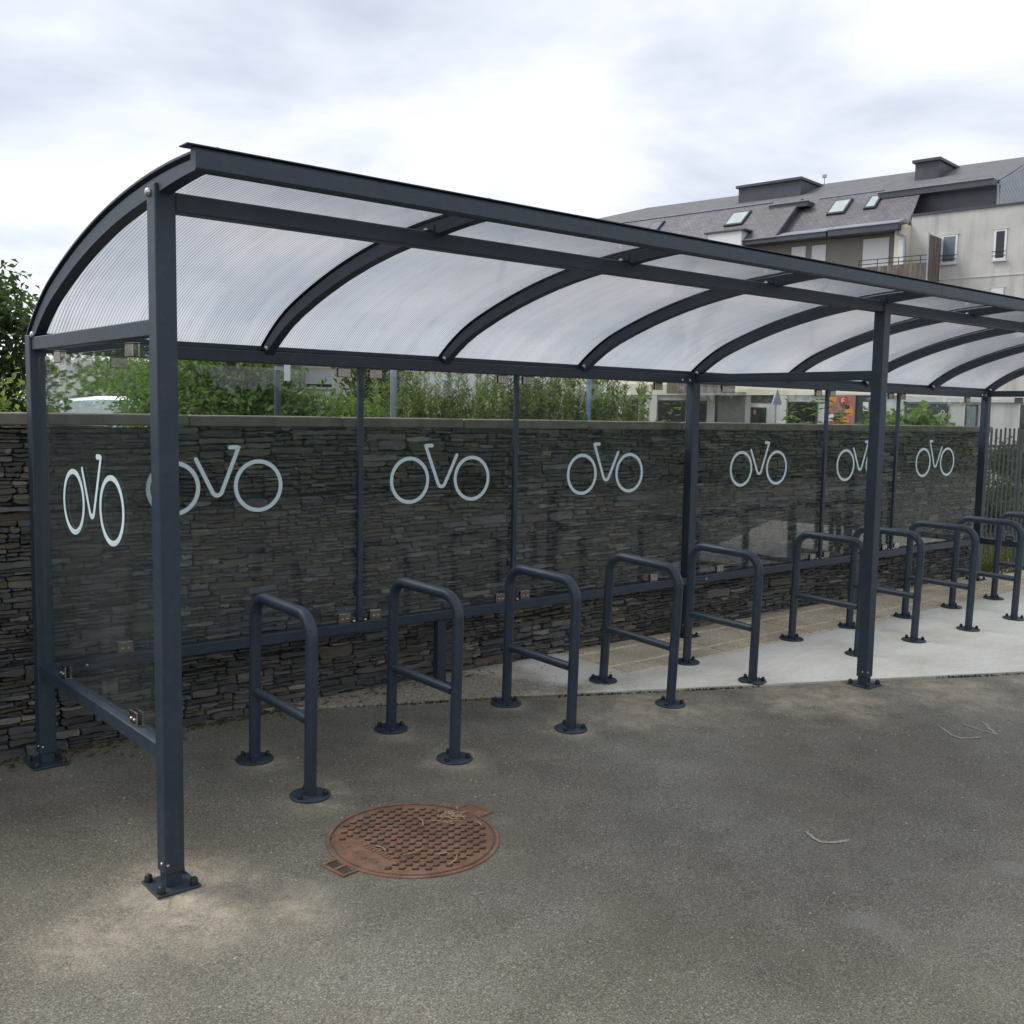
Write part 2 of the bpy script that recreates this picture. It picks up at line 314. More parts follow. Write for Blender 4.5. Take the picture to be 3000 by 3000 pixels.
# ------------------------------------------------------------------ mesh helpers
class MB:
    def __init__(s): s.v = []; s.f = []; s.uv = None
    def add(s, v, f):
        b = len(s.v); s.v += [tuple(map(float, q)) for q in v]; s.f += [tuple(b+i for i in q) for q in f]; return s
    def box(s, x0, x1, y0, y1, z0, z1, bev=0.0):
        x0, x1 = min(x0, x1), max(x0, x1); y0, y1 = min(y0, y1), max(y0, y1); z0, z1 = min(z0, z1), max(z0, z1)
        if bev <= 0:
            v = [(x, y, z) for x in (x0, x1) for y in (y0, y1) for z in (z0, z1)]
            return s.add(v, [(0, 1, 3, 2), (4, 6, 7, 5), (0, 4, 5, 1), (2, 3, 7, 6), (0, 2, 6, 4), (1, 5, 7, 3)])
        b = min(bev, (x1-x0)*.45, (y1-y0)*.45, (z1-z0)*.45)
        idx = {}; v = []
        lo, hi = (x0, y0, z0), (x1, y1, z1)
        for sx in (0, 1):
            for sy in (0, 1):
                for sz in (0, 1):
                    sg = (sx, sy, sz)
                    for ax in range(3):
                        q = []
                        for k in range(3):
                            e = hi[k] if sg[k] else lo[k]
                            q.append(e if k == ax else e+(-b if sg[k] else b))
                        idx[sg, ax] = len(v); v.append(q)
        f = []
        for ax in range(3):
            a2, a3 = (ax+1) % 3, (ax+2) % 3
            for side in (0, 1):
                q = []
                for (p, r) in ((0, 0), (1, 0), (1, 1), (0, 1)):
                    sg = [0, 0, 0]; sg[ax] = side; sg[a2] = p; sg[a3] = r; q.append(idx[tuple(sg), ax])
                f.append(q if side else q[::-1])
            for p in (0, 1):
                for r in (0, 1):
                    A = [0, 0, 0]; A[a2] = p; A[a3] = r; B = A[:]; B[ax] = 1
                    q = [idx[tuple(A), a2], idx[tuple(B), a2], idx[tuple(B), a3], idx[tuple(A), a3]]
                    f.append(q if p == r else q[::-1])
        for sg in [(a, b_, c_) for a in (0, 1) for b_ in (0, 1) for c_ in (0, 1)]:
            q = [idx[sg, 0], idx[sg, 1], idx[sg, 2]]; f.append(q if sum(sg) % 2 else q[::-1])
        return s.add(v, f)
    def tube(s, pts, r, n=12, cap=True, r2=None):
        pts = [np.asarray(p, float) for p in pts]; V = []; F = []
        N = len(pts); up = None
        for i, p in enumerate(pts):
            tg = pts[min(i+1, N-1)]-pts[max(i-1, 0)]; tg /= np.linalg.norm(tg)
            if up is None:
                a = np.array([0, 0, 1.]) if abs(tg[2]) < .9 else np.array([1., 0, 0]); up = np.cross(tg, a)
            up = up-tg*(up@tg); up /= np.linalg.norm(up); si = np.cross(tg, up)
            rr = r if r2 is None else r+(r2-r)*i/(N-1)
            for k in range(n):
                a = 2*math.pi*k/n; V.append(p+rr*(math.cos(a)*up+math.sin(a)*si))
        for i in range(N-1):
            for k in range(n):
                F.append((i*n+k, i*n+(k+1) % n, (i+1)*n+(k+1) % n, (i+1)*n+k))
        if cap: F.append(tuple(range(n))[::-1]); F.append(tuple((N-1)*n+k for k in range(n)))
        return s.add(V, F)
    def lathe(s, prof, c, n=24):
        V = []; F = []
        for (r, z) in prof:
            for k in range(n):
                a = 2*math.pi*k/n; V.append((c[0]+r*math.cos(a), c[1]+r*math.sin(a), c[2]+z))
        for i in range(len(prof)-1):
            for k in range(n): F.append((i*n+k, i*n+(k+1) % n, (i+1)*n+(k+1) % n, (i+1)*n+k))
        F.append(tuple((len(prof)-1)*n+k for k in range(n))); F.append(tuple(range(n))[::-1])
        return s.add(V, F)
    def prism(s, poly, fn, a, b):      # closed 2-D outline extruded from a to b; fn(u, v, t) -> xyz
        n = len(poly)
        return s.add([fn(u, v, a) for u, v in poly]+[fn(u, v, b) for u, v in poly],
                     [tuple(range(n))[::-1], tuple(range(n, 2*n))]+[(i, (i+1) % n, n+(i+1) % n, n+i) for i in range(n)])
    def build(s, name, mat, parent=None, smooth=False, mesh=None):
        me = bpy.data.meshes.new(name); me.from_pydata(s.v, [], s.f); me.update()
        if smooth: smooth_mesh(me)
        me.materials.append(mat)
        return link(name, me, parent)
def smooth_mesh(me):
    me.polygons.foreach_set('use_smooth', [True]*len(me.polygons))
    try: me.set_sharp_from_angle(angle=R_(40))
    except Exception: pass
def link(name, me, parent=None):
    o = bpy.data.objects.new(name, me); COL.objects.link(o)
    if parent is not None: o.parent = parent
    return o
def tag(o, label=None, cat=None, group=None, kind=None):
    if label: o['label'] = label
    if cat: o['category'] = cat
    if group: o['group'] = group
    if kind: o['kind'] = kind
    return o
def empty(name, loc=(0, 0, 0), rz=0):
    o = bpy.data.objects.new(name, None); COL.objects.link(o); o.location = loc; o.rotation_euler = (0, 0, rz); o.empty_display_size = .2; return o
def copy_tree(o, parent=None):
    c = o.copy(); COL.objects.link(c); c.parent = parent
    for ch in o.children: copy_tree(ch, c)
    return c
def BX(name, mat, parent, x0, x1, y0, y1, z0, z1, bev=0.0):
    return MB().box(x0, x1, y0, y1, z0, z1, bev).build(name, mat, parent)

# ------------------------------------------------------------------ ground
def gz(x, y): return .003*min(max(x, -4), 12)+.025*min(max(y, -3), 2.2)
xs = [-900, -120, -30, -8, -4, 0, 4, 8, 12, 30, 120, 900]; ys = [-900, -120, -30, -8, -3, -1, 1, 2.2, 6, 20, 60, 200, 900]
b = MB(); b.add([(x, y, gz(x, y)) for y in ys for x in xs], [(j*len(xs)+i, j*len(xs)+i+1, (j+1)*len(xs)+i+1, (j+1)*len(xs)+i) for j in range(len(ys)-1) for i in range(len(xs)-1)])
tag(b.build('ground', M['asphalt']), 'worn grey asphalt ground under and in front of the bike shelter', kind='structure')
def sheet(name, poly, mat, lift, thick=None):
    b = MB(); n = len(poly); top = [(x, y, gz(x, y)+lift) for x, y in poly]
    if thick is None: b.add(top, [tuple(range(n))])
    else:
        b.add(top+[(x, y, gz(x, y)+lift-thick) for x, y in poly], [tuple(range(n))]+[(i, n+i, n+(i+1) % n, (i+1) % n) for i in range(n)])
    return tag(b.build(name, mat), kind='structure')
EDGE = lambda x: 1.67-(x-1.59)*.4655   # front edge of the slab
WALL_Y = 1.83
LIFT = .014
o = sheet('concrete_slab', [(1.24, WALL_Y), (1.59, EDGE(1.59)), (3.2, EDGE(3.2)), (4.56, EDGE(4.56)), (6.3, EDGE(6.3)), (12, EDGE(12)), (14.5, -4.4), (14.5, 1.09), (12, 1.09), (4.1, 1.09), (3.72, 1.3), (3.72, WALL_Y)], M['concrete'], LIFT, .06)
tag(o, 'pale concrete slab, rough and gravelly where it tapers off along the wall')
b = MB()                                # formed rim along the slab's front edge
for i in range(12):
    x0, x1 = 2.2+i*.9, 2.2+(i+1)*.9-.006
    for (p, q) in ((x0, x1),):
        A = np.array([p, EDGE(p)]); B = np.array([q, EDGE(q)]); nn = np.array([.422, .906])*.035
        v = [(*A, gz(*A)+LIFT+.006), (*B, gz(*B)+LIFT+.006), (*(B+nn), gz(*B)+LIFT+.006), (*(A+nn), gz(*A)+LIFT+.006)]
        lo = [(x, y, z-.05) for x, y, z in v]; b.add(v+lo, [(0, 1, 2, 3), (0, 4, 5, 1), (1, 5, 6, 2), (2, 6, 7, 3), (3, 7, 4, 0)])
tag(b.build('slab_edge_rim', M['concrete']), kind='structure')
strip = sheet('paved_strip', [(3.72, 1.09), (14.5, 1.09), (14.5, WALL_Y), (3.72, WALL_Y)], M['joint_mortar'], LIFT-.003, .05)
tag(strip, 'strip of pebbled pavers with sandy joints at the foot of the stone wall')
rnd = random.Random(4)
x = 3.76; prev = None
while x < 13.5:
    ln = 1.13+rnd.uniform(-.06, .06)
    for (y0, y1) in ((1.125, 1.285), (1.325, 1.64), (1.68, 1.80)):
        z = gz(x, y0)+LIFT+.003+rnd.uniform(0, .003)
        sk = rnd.uniform(-.006, .006)
        bb = MB(); v = [(x+.02, y0+sk), (x+ln-.02, y0-sk), (x+ln-.02, y1-sk), (x+.02, y1+sk)]
        tp = [(a, c_, gz(a, c_)+LIFT+.004) for a, c_ in v]; bt = [(a, c_, z_-.03) for a, c_, z_ in tp]
        bb.add(tp+bt, [(0, 1, 2, 3), (0, 4, 5, 1), (1, 5, 6, 2), (2, 6, 7, 3), (3, 7, 4, 0)]).build('paver', M['paver'], strip)
    x += ln
# beyond the wall
sheet('street_paving', [(-60, 2.25), (80, 2.25), (80, 120), (-60, 120)], M['street'], .004)
tag(sheet('planting_bed', [(-9, 2.26), (10.4, 2.26), (10.4, 8.2), (-9, 8.2)], M['soil'], .008), 'dark soil bed behind the stone wall')
# chalk / spray ticks on the asphalt
def stroke(pts, wd, mat, name, label=None):
    b = MB(); P_ = [np.array(p, float) for p in pts]; V = []
    for i, p in enumerate(P_):
        tg = P_[min(i+1, len(P_)-1)]-P_[max(i-1, 0)]; tg /= np.linalg.norm(tg); nn = np.array([-tg[1], tg[0]])*wd*(.35 if i in (0, len(P_)-1) else rnd.uniform(.8, 1.2))
        V += [(*(p+nn), gz(*p)+.003), (*(p-nn), gz(*p)+.003)]
    b.add(V, [(2*i, 2*i+1, 2*i+3, 2*i+2) for i in range(len(P_)-1)]); return tag(b.build(name, mat), label, kind='structure')
def dens(p, n=5):
    r = []
    for i in range(len(p)-1):
        for k in range(n): r.append(tuple(np.array(p[i])+(np.array(p[i+1])-np.array(p[i]))*k/n+np.array([rnd.uniform(-.004, .004), rnd.uniform(-.004, .004)])))
    return r+[p[-1]]
stroke(dens([(2.521, -1.215), (2.48, -1.285), (2.475, -1.325), (2.534, -1.364), (2.605, -1.39)]), .010, M['paintmark'], 'pavement_marking', 'short curved white tick sprayed on open asphalt')
stroke(dens([(2.487, -1.325), (2.51, -1.345)]), .009, M['paintorange'], 'pavement_marking')
stroke(dens([(4.554, -.787), (4.45, -.93), (4.44, -.985), (4.50, -1.02), (4.585, -1.05)]), .010, M['paintfaint'], 'pavement_marking', 'faint bent chalk line on asphalt in front of the slab')
stroke(dens([(4.722, -.855), (4.70, -.98), (4.698, -1.08), (4.80, -.98), (4.882, -.909)]), .010, M['paintfaint'], 'pavement_marking', 'faint chalk arrow point on asphalt in front of the slab')

# ------------------------------------------------------------------ bike shelter
BAY = 5.0; D = 1.641; PW = .08; HW = PW/2
shelter = tag(empty('bike_shelter', (0, 0, 0)), 'long dark grey steel bicycle shelter with curved translucent roof and glazed back', 'bike shelter')
CY, RA = -.30, 4.4; CZ = 2.733-RA
def dropz(y): return .42*max(0, y-1.28)**2
def arc(y, r): return CZ+math.sqrt(r*r-(y-CY)**2)-dropz(y)
def arc_pts(y0, y1, r, n):
    a0 = math.asin((y0-CY)/RA); a1 = math.asin((y1-CY)/RA)
    return [(CY+r*math.sin(a0+(a1-a0)*i/n), CZ+r*math.cos(a0+(a1-a0)*i/n)-dropz(CY+r*math.sin(a0+(a1-a0)*i/n))) for i in range(n+1)]
def arc_sweep(x0, x1, y0, y1, r0, r1, n=28, taper=False):
    A = arc_pts(y0, y1, r0, n); B = arc_pts(y0, y1, r1, n); V = []; F = []
    if taper: A = [(y, z+.020*min(1, max(0, (-y+.02)/.36))) for y, z in A]
    for i in range(n+1): V += [(x0, *A[i]), (x1, *A[i]), (x1, *B[i]), (x0, *B[i])]
    for i in range(n):
        for k in range(4): F.append((4*i+k, 4*i+(k+1) % 4, 4*i+4+(k+1) % 4, 4*i+4+k))
    F += [(0, 1, 2, 3)[::-1], (4*n, 4*n+1, 4*n+2, 4*n+3)]
    return MB().add(V, F)
cap_bolt_mesh = MB().lathe([(.013, 0), (.013, .014), (.010, .021), (.004, .025)], (0, 0, 0), 10)
me = bpy.data.meshes.new('anchor_bolt'); me.from_pydata(cap_bolt_mesh.v, [], cap_bolt_mesh.f); me.materials.append(M['cap']); smooth_mesh(me); ME_CAP = me
sb = MB().lathe([(.0125, 0), (.0125, .004), (.009, .009), (.0035, .0115)], (0, 0, 0), 10)
me = bpy.data.meshes.new('bolt_head'); me.from_pydata(sb.v, [], sb.f); me.materials.append(M['steel']); smooth_mesh(me); ME_BOLT = me
def bolt(p, parent, axis='-Y', mesh=None, s=1.0):
    o = link('bolt' if mesh is None else 'anchor_bolt', mesh or ME_BOLT, parent); o.location = p; o.scale = (s, s, s)
    o.rotation_euler = {'-Y': (R_(90), 0, 0), '-X': (0, R_(-90), 0), 'Z': (0, 0, 0), '-Z': (R_(180), 0, 0)}[axis]; return o
def on_slab(x, y): return y > EDGE(x)
def foot_z(x, y): return gz(x, y)+(LIFT+.001 if on_slab(x, y) else .001)
for k in range(3):
    X = k*BAY
    for (Y, top) in ((0, arc(0, RA)-.02), (D, 2.225)):
        z0 = foot_z(X, Y)
        pz = MB().box(X-HW, X+HW, Y-HW, Y+HW, z0+.062, top, .004).build('post', M['paint'], shelter)
        pl = MB().box(X-.088, X+.088, Y-.088, Y+.088, z0, z0+.009, .002).build('base_plate', M['paint'], pz)
        MB().box(X-.032, X+.032, Y-.032, Y+.032, z0+.009, z0+.066, .002).build('inner_sleeve', M['paint'], pz)
        for dx in (-.066, .066):
            for dy in (-.066, .066): bolt((X+dx, Y+dy, z0+.009), pz, 'Z', ME_CAP, 1.25 if Y == 0 else 1.1)
        bolt((X-.028, Y-HW, z0+.10), pz, '-Y', s=.55); bolt((X-HW, Y-.01, z0+.10), pz, '-X', s=.55)
    # cross rails in the end frames and under the middle arch
    BX('top_rail', M['paint'], shelter, X-.03, X+.03, HW+.001, D-HW-.001, 2.15, 2.214, .004)
    if k != 1: BX('bottom_rail', M['paint'], shelter, X-.03, X+.03, HW+.001, D-HW-.001, .505, .568, .004)
for k in range(2):
    x0, x1 = k*BAY+HW+.001, (k+1)*BAY-HW-.001
    bm_ = BX('back_beam', M['paint'], shelter, x0, x1, D-.036, D+.036, 2.14, 2.209, .004)
    BX('eaves_strip', M['paint'], bm_, x0+.002, x1-.002, D-.018, D+.045, 2.210, 2.238, .003)
    for xx in (x1-.05, x1-.14): bolt((xx, D-.0365, 2.165), bm_, '-Y', s=.95)
    rl = BX('lower_rail', M['paint'], shelter, x0, x1, D-.036, D+.036, .505, .568, .004)
    bolt((x0+.16, D-.0365, .535), rl, '-Y', s=.8); bolt((x1-.06, D-.0365, .535), rl, '-Y', s=.8)
    BX('front_beam', M['paint'], shelter, x0, x1, -.032, .036, 2.607, 2.678, .004)
    xm = (k+.5)*BAY; z0 = foot_z(xm, D)
    lg = BX('support_leg', M['paint'], shelter, xm-.036, xm+.036, D-.028, D+.028, z0, .504, .004)
    BX('base_plate', M['paint'], lg, xm-.07, xm+.07, D-.06, D+.06, z0, z0+.008, .002)
# arches with cover strips and roof sheets
for i in range(9):
    X = i*BAY/4; main = i % 4 == 0
    a = arc_sweep(X-.0262, X+.0262, -.372, 1.645 if not main else 1.655, RA-.060, RA, taper=True).build('roof_arch', M['paint'], shelter)
    arc_sweep(X-.036, X+.036, -.372, 1.66, RA+.0155, RA+.024).build('cover_strip', M['paint'], a)
    bolt((X-.0265, 1.585, arc(1.585, RA)-.045), a, '-X', s=1.3)
    if not main:
        br = MB().box(X-.031, X-.027, -.03, .045, 2.679, arc(0, RA)-.012).box(X-.031, X-.075, -.03, .045, 2.679, 2.683).build('arch_bracket', M['paint'], a)
        BX('arch_bracket', M['paint'], a, X+.027, X+.031, -.03, .03, 2.679, arc(0, RA)-.02)
    bolt((X-.0315 if not main else X-HW-.0005, .02 if not main else .012, arc(0, RA)-.038 if not main else arc(0, RA)-.05), a, '-X', s=1.4)
for i in range(8):
    x0, x1 = i*BAY/4+.008, (i+1)*BAY/4-.008
    p_ = arc_sweep(x0, x1, -.366, 1.652, RA+.003, RA+.0145, 32).build('roof_sheet', M['poly'], shelter, True)
    p_.data.materials.append(M['polyskin'])
    for q in p_.data.polygons: q.material_index = 0 if q.normal.z < -.5 else 1
for k in range(2):
    x0, x1 = (-.042 if k == 0 else BAY+.002), (BAY-.002 if k == 0 else 2*BAY+.042)
    prof = [(-.372, 2.684), (-.405, 2.684), (-.414, 2.693), (-.414, 2.748), (-.407, 2.760), (-.372, 2.764)]
    f_ = MB().prism(prof, lambda u, v, tt: (tt, u, v), x0, x1).build('front_fascia', M['paint'], shelter)
    MB().box(x0-(.03 if k == 0 else 0), x1+(.03 if k else 0), -.417, -.345, 2.7655, 2.7695).build('cover_flashing', M['paint'], f_)
    for j in range(5): bolt((x0+.09+j*1.2, -.385, 2.7696), f_, 'Z', s=.9)
# glazing
BK = {}
def bike_symbol(mir=1):
    b = MB(); s = .0118
    for cx_ in (-.2515, .2515):
        n = 44; V = []
        for r in (.152, .152-2*s):
            for k in range(n): a = 2*math.pi*k/n; V.append((cx_+r*math.cos(a), 0, r*math.sin(a)))
        V += [(x, .0012, z) for x, _, z in V]
        F = []
        for k in range(n):
            k2 = (k+1) % n
            F += [(k, n+k, n+k2, k2), (2*n+k, 2*n+k2, 3*n+k2, 3*n+k), (k, k2, 2*n+k2, 2*n+k), (n+k, 3*n+k, 3*n+k2, n+k2)]
        b.add(V, F)
    # rounded V frame with handlebar drawn as one constant-width stroke
    path = [(-.123, .158), (-.026, -.032)]
    for k in range(1, 8):
        a = R_(207+k*126/8); path.append((.0+.029*math.cos(a), -.0185+.029*math.sin(a)))
    path += [(.026, -.032), (.124, .208), (.128, .219), (.120, .222), (.078, .222)]
    P_ = [np.array(p) for p in path]; n = len(P_); Lf = []; Rt = []
    for i, p in enumerate(P_):
        a = P_[i]-P_[max(i-1, 0)]; c_ = P_[min(i+1, n-1)]-P_[i]
        if i == 0: a = c_
        if i == n-1: c_ = a
        a = a/np.linalg.norm(a); c_ = c_/np.linalg.norm(c_); tg = a+c_; tg /= np.linalg.norm(tg); nn = np.array([-tg[1], tg[0]])
        k = min(1/max(nn@np.array([-a[1], a[0]]), .45), 1.6)
        Lf.append(p+nn*s*k); Rt.append(p-nn*s*k)
    def capped(c0, d):
        d = d/np.linalg.norm(d); nn = np.array([-d[1], d[0]]); return [c0+s*(math.cos(t_)*nn+math.sin(t_)*d) for t_ in np.linspace(0, math.pi, 6)][1:-1]
    V = [(q[0], 0, q[1]) for q in Lf]+[(q[0], 0, q[1]) for q in Rt]
    F = [(i, i+1, n+i+1, n+i) for i in range(n-1)]
    c0 = capped(P_[0], P_[0]-P_[1]); c1 = capped(P_[-1], P_[-1]-P_[-2])
    b0 = len(V); V += [(q[0], 0, q[1]) for q in c0]+[(q[0], 0, q[1]) for q in c1]
    F += [tuple([n]+[b0+3-i for i in range(4)][::-1]+[0])[::-1], tuple([n-1]+[b0+4+i for i in range(4)]+[2*n-1])]
    b.add(V, F)
    b.v = [(x*mir, y, z) for x, y, z in b.v]
    me = bpy.data.meshes.new('bike_symbol'); me.from_pydata(b.v, [], b.f); me.materials.append(M['decal']); return me
BK[1] = bike_symbol(1); BK[-1] = bike_symbol(-1)
cb = MB().box(-.043, .043, -.021, -.013, -.027, .027, .003).box(-.043, .043, .004, .012, -.027, .027, .003).box(-.043, .043, -.020, .011, -.032, -.0275, .001)
me = bpy.data.meshes.new('glass_clamp'); me.from_pydata(cb.v, [], cb.f); me.materials.append(M['clip']); ME_CLIP = me
def clamp(p, parent, rz, bottom):
    o = link('glass_clamp', ME_CLIP, parent); o.location = p
    o.rotation_euler = (0 if bottom else R_(180), 0, rz) if rz == 0 else (0 if bottom else R_(180), 0, rz)
    for dx in (-.017, .017):
        q = link('screw', ME_BOLT, o); q.scale = (.55,)*3; q.location = (dx, -.0212, -.008); q.rotation_euler = (R_(90), 0, 0)
    return o
GY = D+.004
edges = [0, .375, .625, 1.0]
dirs = [1, -1, -1, 1, 1, -1]; ctr = [.942, 2.498, 4.028, 5.908, 7.50, 8.945]
n_ = 0
for k in range(2):
    for j in range(3):
        xa, xb = (k+edges[j])*BAY, (k+edges[j+1])*BAY
        l = xa+(HW+.012 if j == 0 else .012); r = xb-(HW+.012 if j == 2 else .012)
        g = BX('glass_pane', M['glass'], shelter, l, r, GY-.004, GY+.004, .585, 2.118)
        s_ = link('bike_symbol', BK[dirs[n_]], g); s_.location = (ctr[n_], GY-.0056, 1.440); tag(s_, 'white outline bicycle symbol stuck on the glass')
        for (cx_, off) in ((l, .10 if j else .36), (r, .10 if j < 2 else .36)):
            xx = cx_+off if cx_ == l else cx_-off
            for (zc, bot) in ((.600, True), (2.108, False)): clamp((xx, GY+.0045, zc), g, 0, bot)
        n_ += 1
    for e_ in (1, 2):
        xm = (k+edges[e_])*BAY-.012
        mu = BX('mullion', M['paint'], shelter, xm-.018, xm+.018, D-.034, D-.006, .569, 2.139, .003)
        MB().box(xm-.055, xm+.055, D-.034, D-.004, .5685, .5745, .001).build('mullion_foot', M['cap'], mu)
        for dx in (-.04, .04): bolt((xm+dx, D-.02, .5746), mu, 'Z', s=.9)
for X in (0, 2*BAY):
    g = BX('glass_pane', M['glass'], shelter, X-.004, X+.004, HW+.02, D-HW-.012, .585, 2.118)
    if X == 0:
        s_ = link('bike_symbol', BK[1], g); s_.rotation_euler = (0, 0, R_(-90)); s_.location = (X-.0056, .835, 1.440); tag(s_, 'white outline bicycle symbol stuck on the glass')
    for yy in (.345, 1.285):
        for (zc, bot) in ((.600, True), (2.108, False)):
            c_ = clamp((X+.0045, yy, zc), g, R_(-90), bot)

# ------------------------------------------------------------------ bike hoops
hoop0 = empty('bike_hoop'); HH = .885; rb = .115; HY = .302
pts = [(0, -HY, .008), (0, -HY, HH-rb)]
for k in range(1, 9): a = R_(90*k/8); pts.append((0, -HY+rb-rb*math.cos(a), HH-rb+rb*math.sin(a)))
for k in range(0, 9): a = R_(90*k/8); pts.append((0, HY-rb+rb*math.sin(a), HH-rb+rb*math.cos(a)))
pts += [(0, HY, .008)]
MB().tube(pts, .0305, 18, False).build('hoop_tube', M['paint'], hoop0, True)
MB().tube([(0, -HY+.024, .372), (0, 0, .372), (0, HY-.024, .372)], .0255, 16, False).build('crossbar', M['paint'], hoop0, True)
bolt((-.0225, -HY-.0222, HH-rb+.055), hoop0, '-Y', ME_CAP, .28)
for sy in (-1, 1):
    pl = MB().lathe([(.098, 0), (.098, .007), (.095, .009), (.032, .0095)], (0, 0, 0), 36).build('base_plate', M['paint'], hoop0, True); pl.location = (0, sy*HY, 0)
    for k in range(3):
        a = R_(100+120*k+20*sy); bb = link('anchor_bolt', ME_CAP, pl); bb.location = (.074*math.cos(a), .074*math.sin(a), .009); bb.scale = (1, 1, 1.05)
HX = [.885+.869*i for i in range(5)]+[5.697+.84*i for i in range(5)]
HYc = [.782, .785, .786, .779, .780, .786, .778, .728, .706, .69]
ords = ['first', 'second', 'third', 'fourth', 'fifth', 'sixth', 'seventh', 'eighth', 'ninth', 'tenth']
for i in range(10):
    h = hoop0 if i == 0 else copy_tree(hoop0)
    za, zb = foot_z(HX[i], HYc[i]-HY), foot_z(HX[i], HYc[i]+HY)
    h.location = (HX[i], HYc[i], (za+zb)/2); h.rotation_euler = (math.atan2(zb-za, 2*HY), 0, R_(rnd.uniform(-1.2, 1.2)))
    where = ['beside the rusty manhole cover', 'standing on bare asphalt', 'back foot near slab edge', 'straddling the slab edge', 'level with the middle shelter posts', 'just past the middle front post', 'standing on the pale concrete', 'standing on the pale concrete', 'standing on the pale concrete', 'by the slat fence'][i]
    tag(h, f'{ords[i]} dark grey steel bike hoop from the manhole end, {where}', 'bike rack', 'bike hoops under the shelter')

# ------------------------------------------------------------------ manhole cover
mh = tag(empty('manhole_cover', (1.015, -.210, gz(1.015, -.210))), 'round rusty cast iron manhole cover with raised tread pattern', 'manhole cover')
mh.rotation_euler = (.025, -.003, 0)
mz = .004
MB().lathe([(.382, -.03), (.382, mz), (.379, mz+.003), (.367, mz+.003), (.365, mz-.014)], (0, 0, 0), 72).build('frame_ring', M['rust'], mh, True)
lid = MB().lathe([(.356, -.03), (.356, mz-.001), (.353, mz+.003), (.349, mz+.003), (.346, mz)], (0, 0, 0), 72).build('lid', M['rust'], mh, True)
for a in (R_(11), R_(188)):
    ca, sa = math.cos(a), math.sin(a)
    def loc(u, v, z): return (ca*u-sa*v, sa*u+ca*v, z)
    b = MB()
    for (u0, u1, v0, v1) in ((.38, .455, -.075, -.062), (.38, .455, .062, .075), (.442, .456, -.062, .062), (.38, .445, -.007, .007)):
        b.add([loc(u, v, z) for z in (-.02, mz+.003) for u, v in ((u0, v0), (u1, v0), (u1, v1), (u0, v1))], [(4, 5, 6, 7), (0, 1, 5, 4), (1, 2, 6, 5), (2, 3, 7, 6), (3, 0, 4, 7)])
    if a < R_(90): b.add([loc(u, v, mz+.001) for u, v in ((.33, -.06), (.445, -.06), (.445, .06), (.33, .06))], [(0, 1, 2, 3)])
    b.build('frame_lug', M['rust'], mh)
    MB().add([loc(u, v, mz-.001) for u, v in ((.388, -.064), (.444, -.064), (.444, .064), (.388, .064))], [(0, 1, 2, 3)]).build('lug_recess', M['soil'], mh)
tb = MB().box(-.017, .010, -.005, .004, 0, .005, .0015).box(.003, .012, .0045, .015, 0, .005, .0015)
me = bpy.data.meshes.new('tread_stud'); me.from_pydata(tb.v, [], tb.f); me.materials.append(M['rustdark']); ME_STUD = me
cs, sn = math.cos(R_(-38)), math.sin(R_(-38)); cnt = 0
for i in range(-9, 10):
    for j in range(-12, 13):
        u, v = i*.056+(j % 2)*.028, j*.034
        if u*u+v*v > .326**2: continue
        X_, Y_ = u*cs-v*sn, u*sn+v*cs; ra_, ta_ = -X_*.9976-Y_*.07, X_*.07-Y_*.9976
        if .185 < ra_ and abs(ta_) < .15: continue       # plain badge area
        if (X_-.27)**2+(Y_-.06)**2 < .06**2: continue
        o = link('tread_stud', ME_STUD, lid); o.location = (u*cs-v*sn, u*sn+v*cs, mz); o.rotation_euler = (0, 0, R_(-38+rnd.uniform(-4, 4))); cnt += 1
b = MB()
for k in range(9):
    u, v = -.085+k*.021, -.205; b.box(u-.007, u+.006, v-.014-.004*(k % 2), v+.014-.003*(k % 3), mz, mz+.004, .001)
for k in range(5):
    u, v = -.13+k*.065, -.285+.012*abs(k-2); b.box(u-.008, u+.008, v-.01, v+.01, mz, mz+.003, .001)
o = b.build('cast_badge', M['rust'], lid); o.rotation_euler = (0, 0, R_(-82))
def gpx(px, py):
    d = (px-1500)/FPX*RT-(py-1500)/FPX*UP+FW; z = 0.
    for _ in range(6): q = CAM+d*((z-CAM[2])/d[2]); z = gz(q[0], q[1])
    return float(q[0]), float(q[1])
for k, (px, py, a, ln, lb) in enumerate([(1239, 2426, 55, .10, 'tall slanting straw in the middle of the manhole cover'), (1130, 2500, 80, .07, 'bent straw next to the cast lettering on the manhole cover'), (1180, 2512, -10, .11, 'pale straw pointing away from the manhole lettering'), (1316, 2540, 20, .10, 'straw lying across the front rim of the manhole cover'), (1278, 2510, -30, .05, 'short curled straw near the front rim of the manhole cover'), (1410, 2425, 70, .05, 'short white straw beside the manhole lifting slot')]):
    x, y = gpx(px, py)
    z = gz(x, y)+mz+.007
    o = MB().tube([(x, y, z), (x+ln*.5*math.cos(R_(a)), y+ln*.5*math.sin(R_(a)), z+.003), (x+ln*math.cos(R_(a+14)), y+ln*math.sin(R_(a+14)), z)], .0025, 5).build('dry_straw', M['straw'])
    tag(o, lb, 'straw', 'straws on the manhole cover')
b = MB()
for k in range(60):
    x, y = 1.27+rnd.gauss(0, .03), -.145+rnd.gauss(0, .035); a = rnd.uniform(0, 6.28); ln = rnd.uniform(.015, .05); z = gz(x, y)+mz+.006+rnd.uniform(0, .010)
    b.tube([(x, y, z), (x+ln*math.cos(a), y+ln*math.sin(a), z+rnd.uniform(-.003, .008))], .0018, 4)
tag(b.build('straw_debris', M['straw']), 'clump of dry grass bits caught in the manhole lifting slot', kind='stuff')

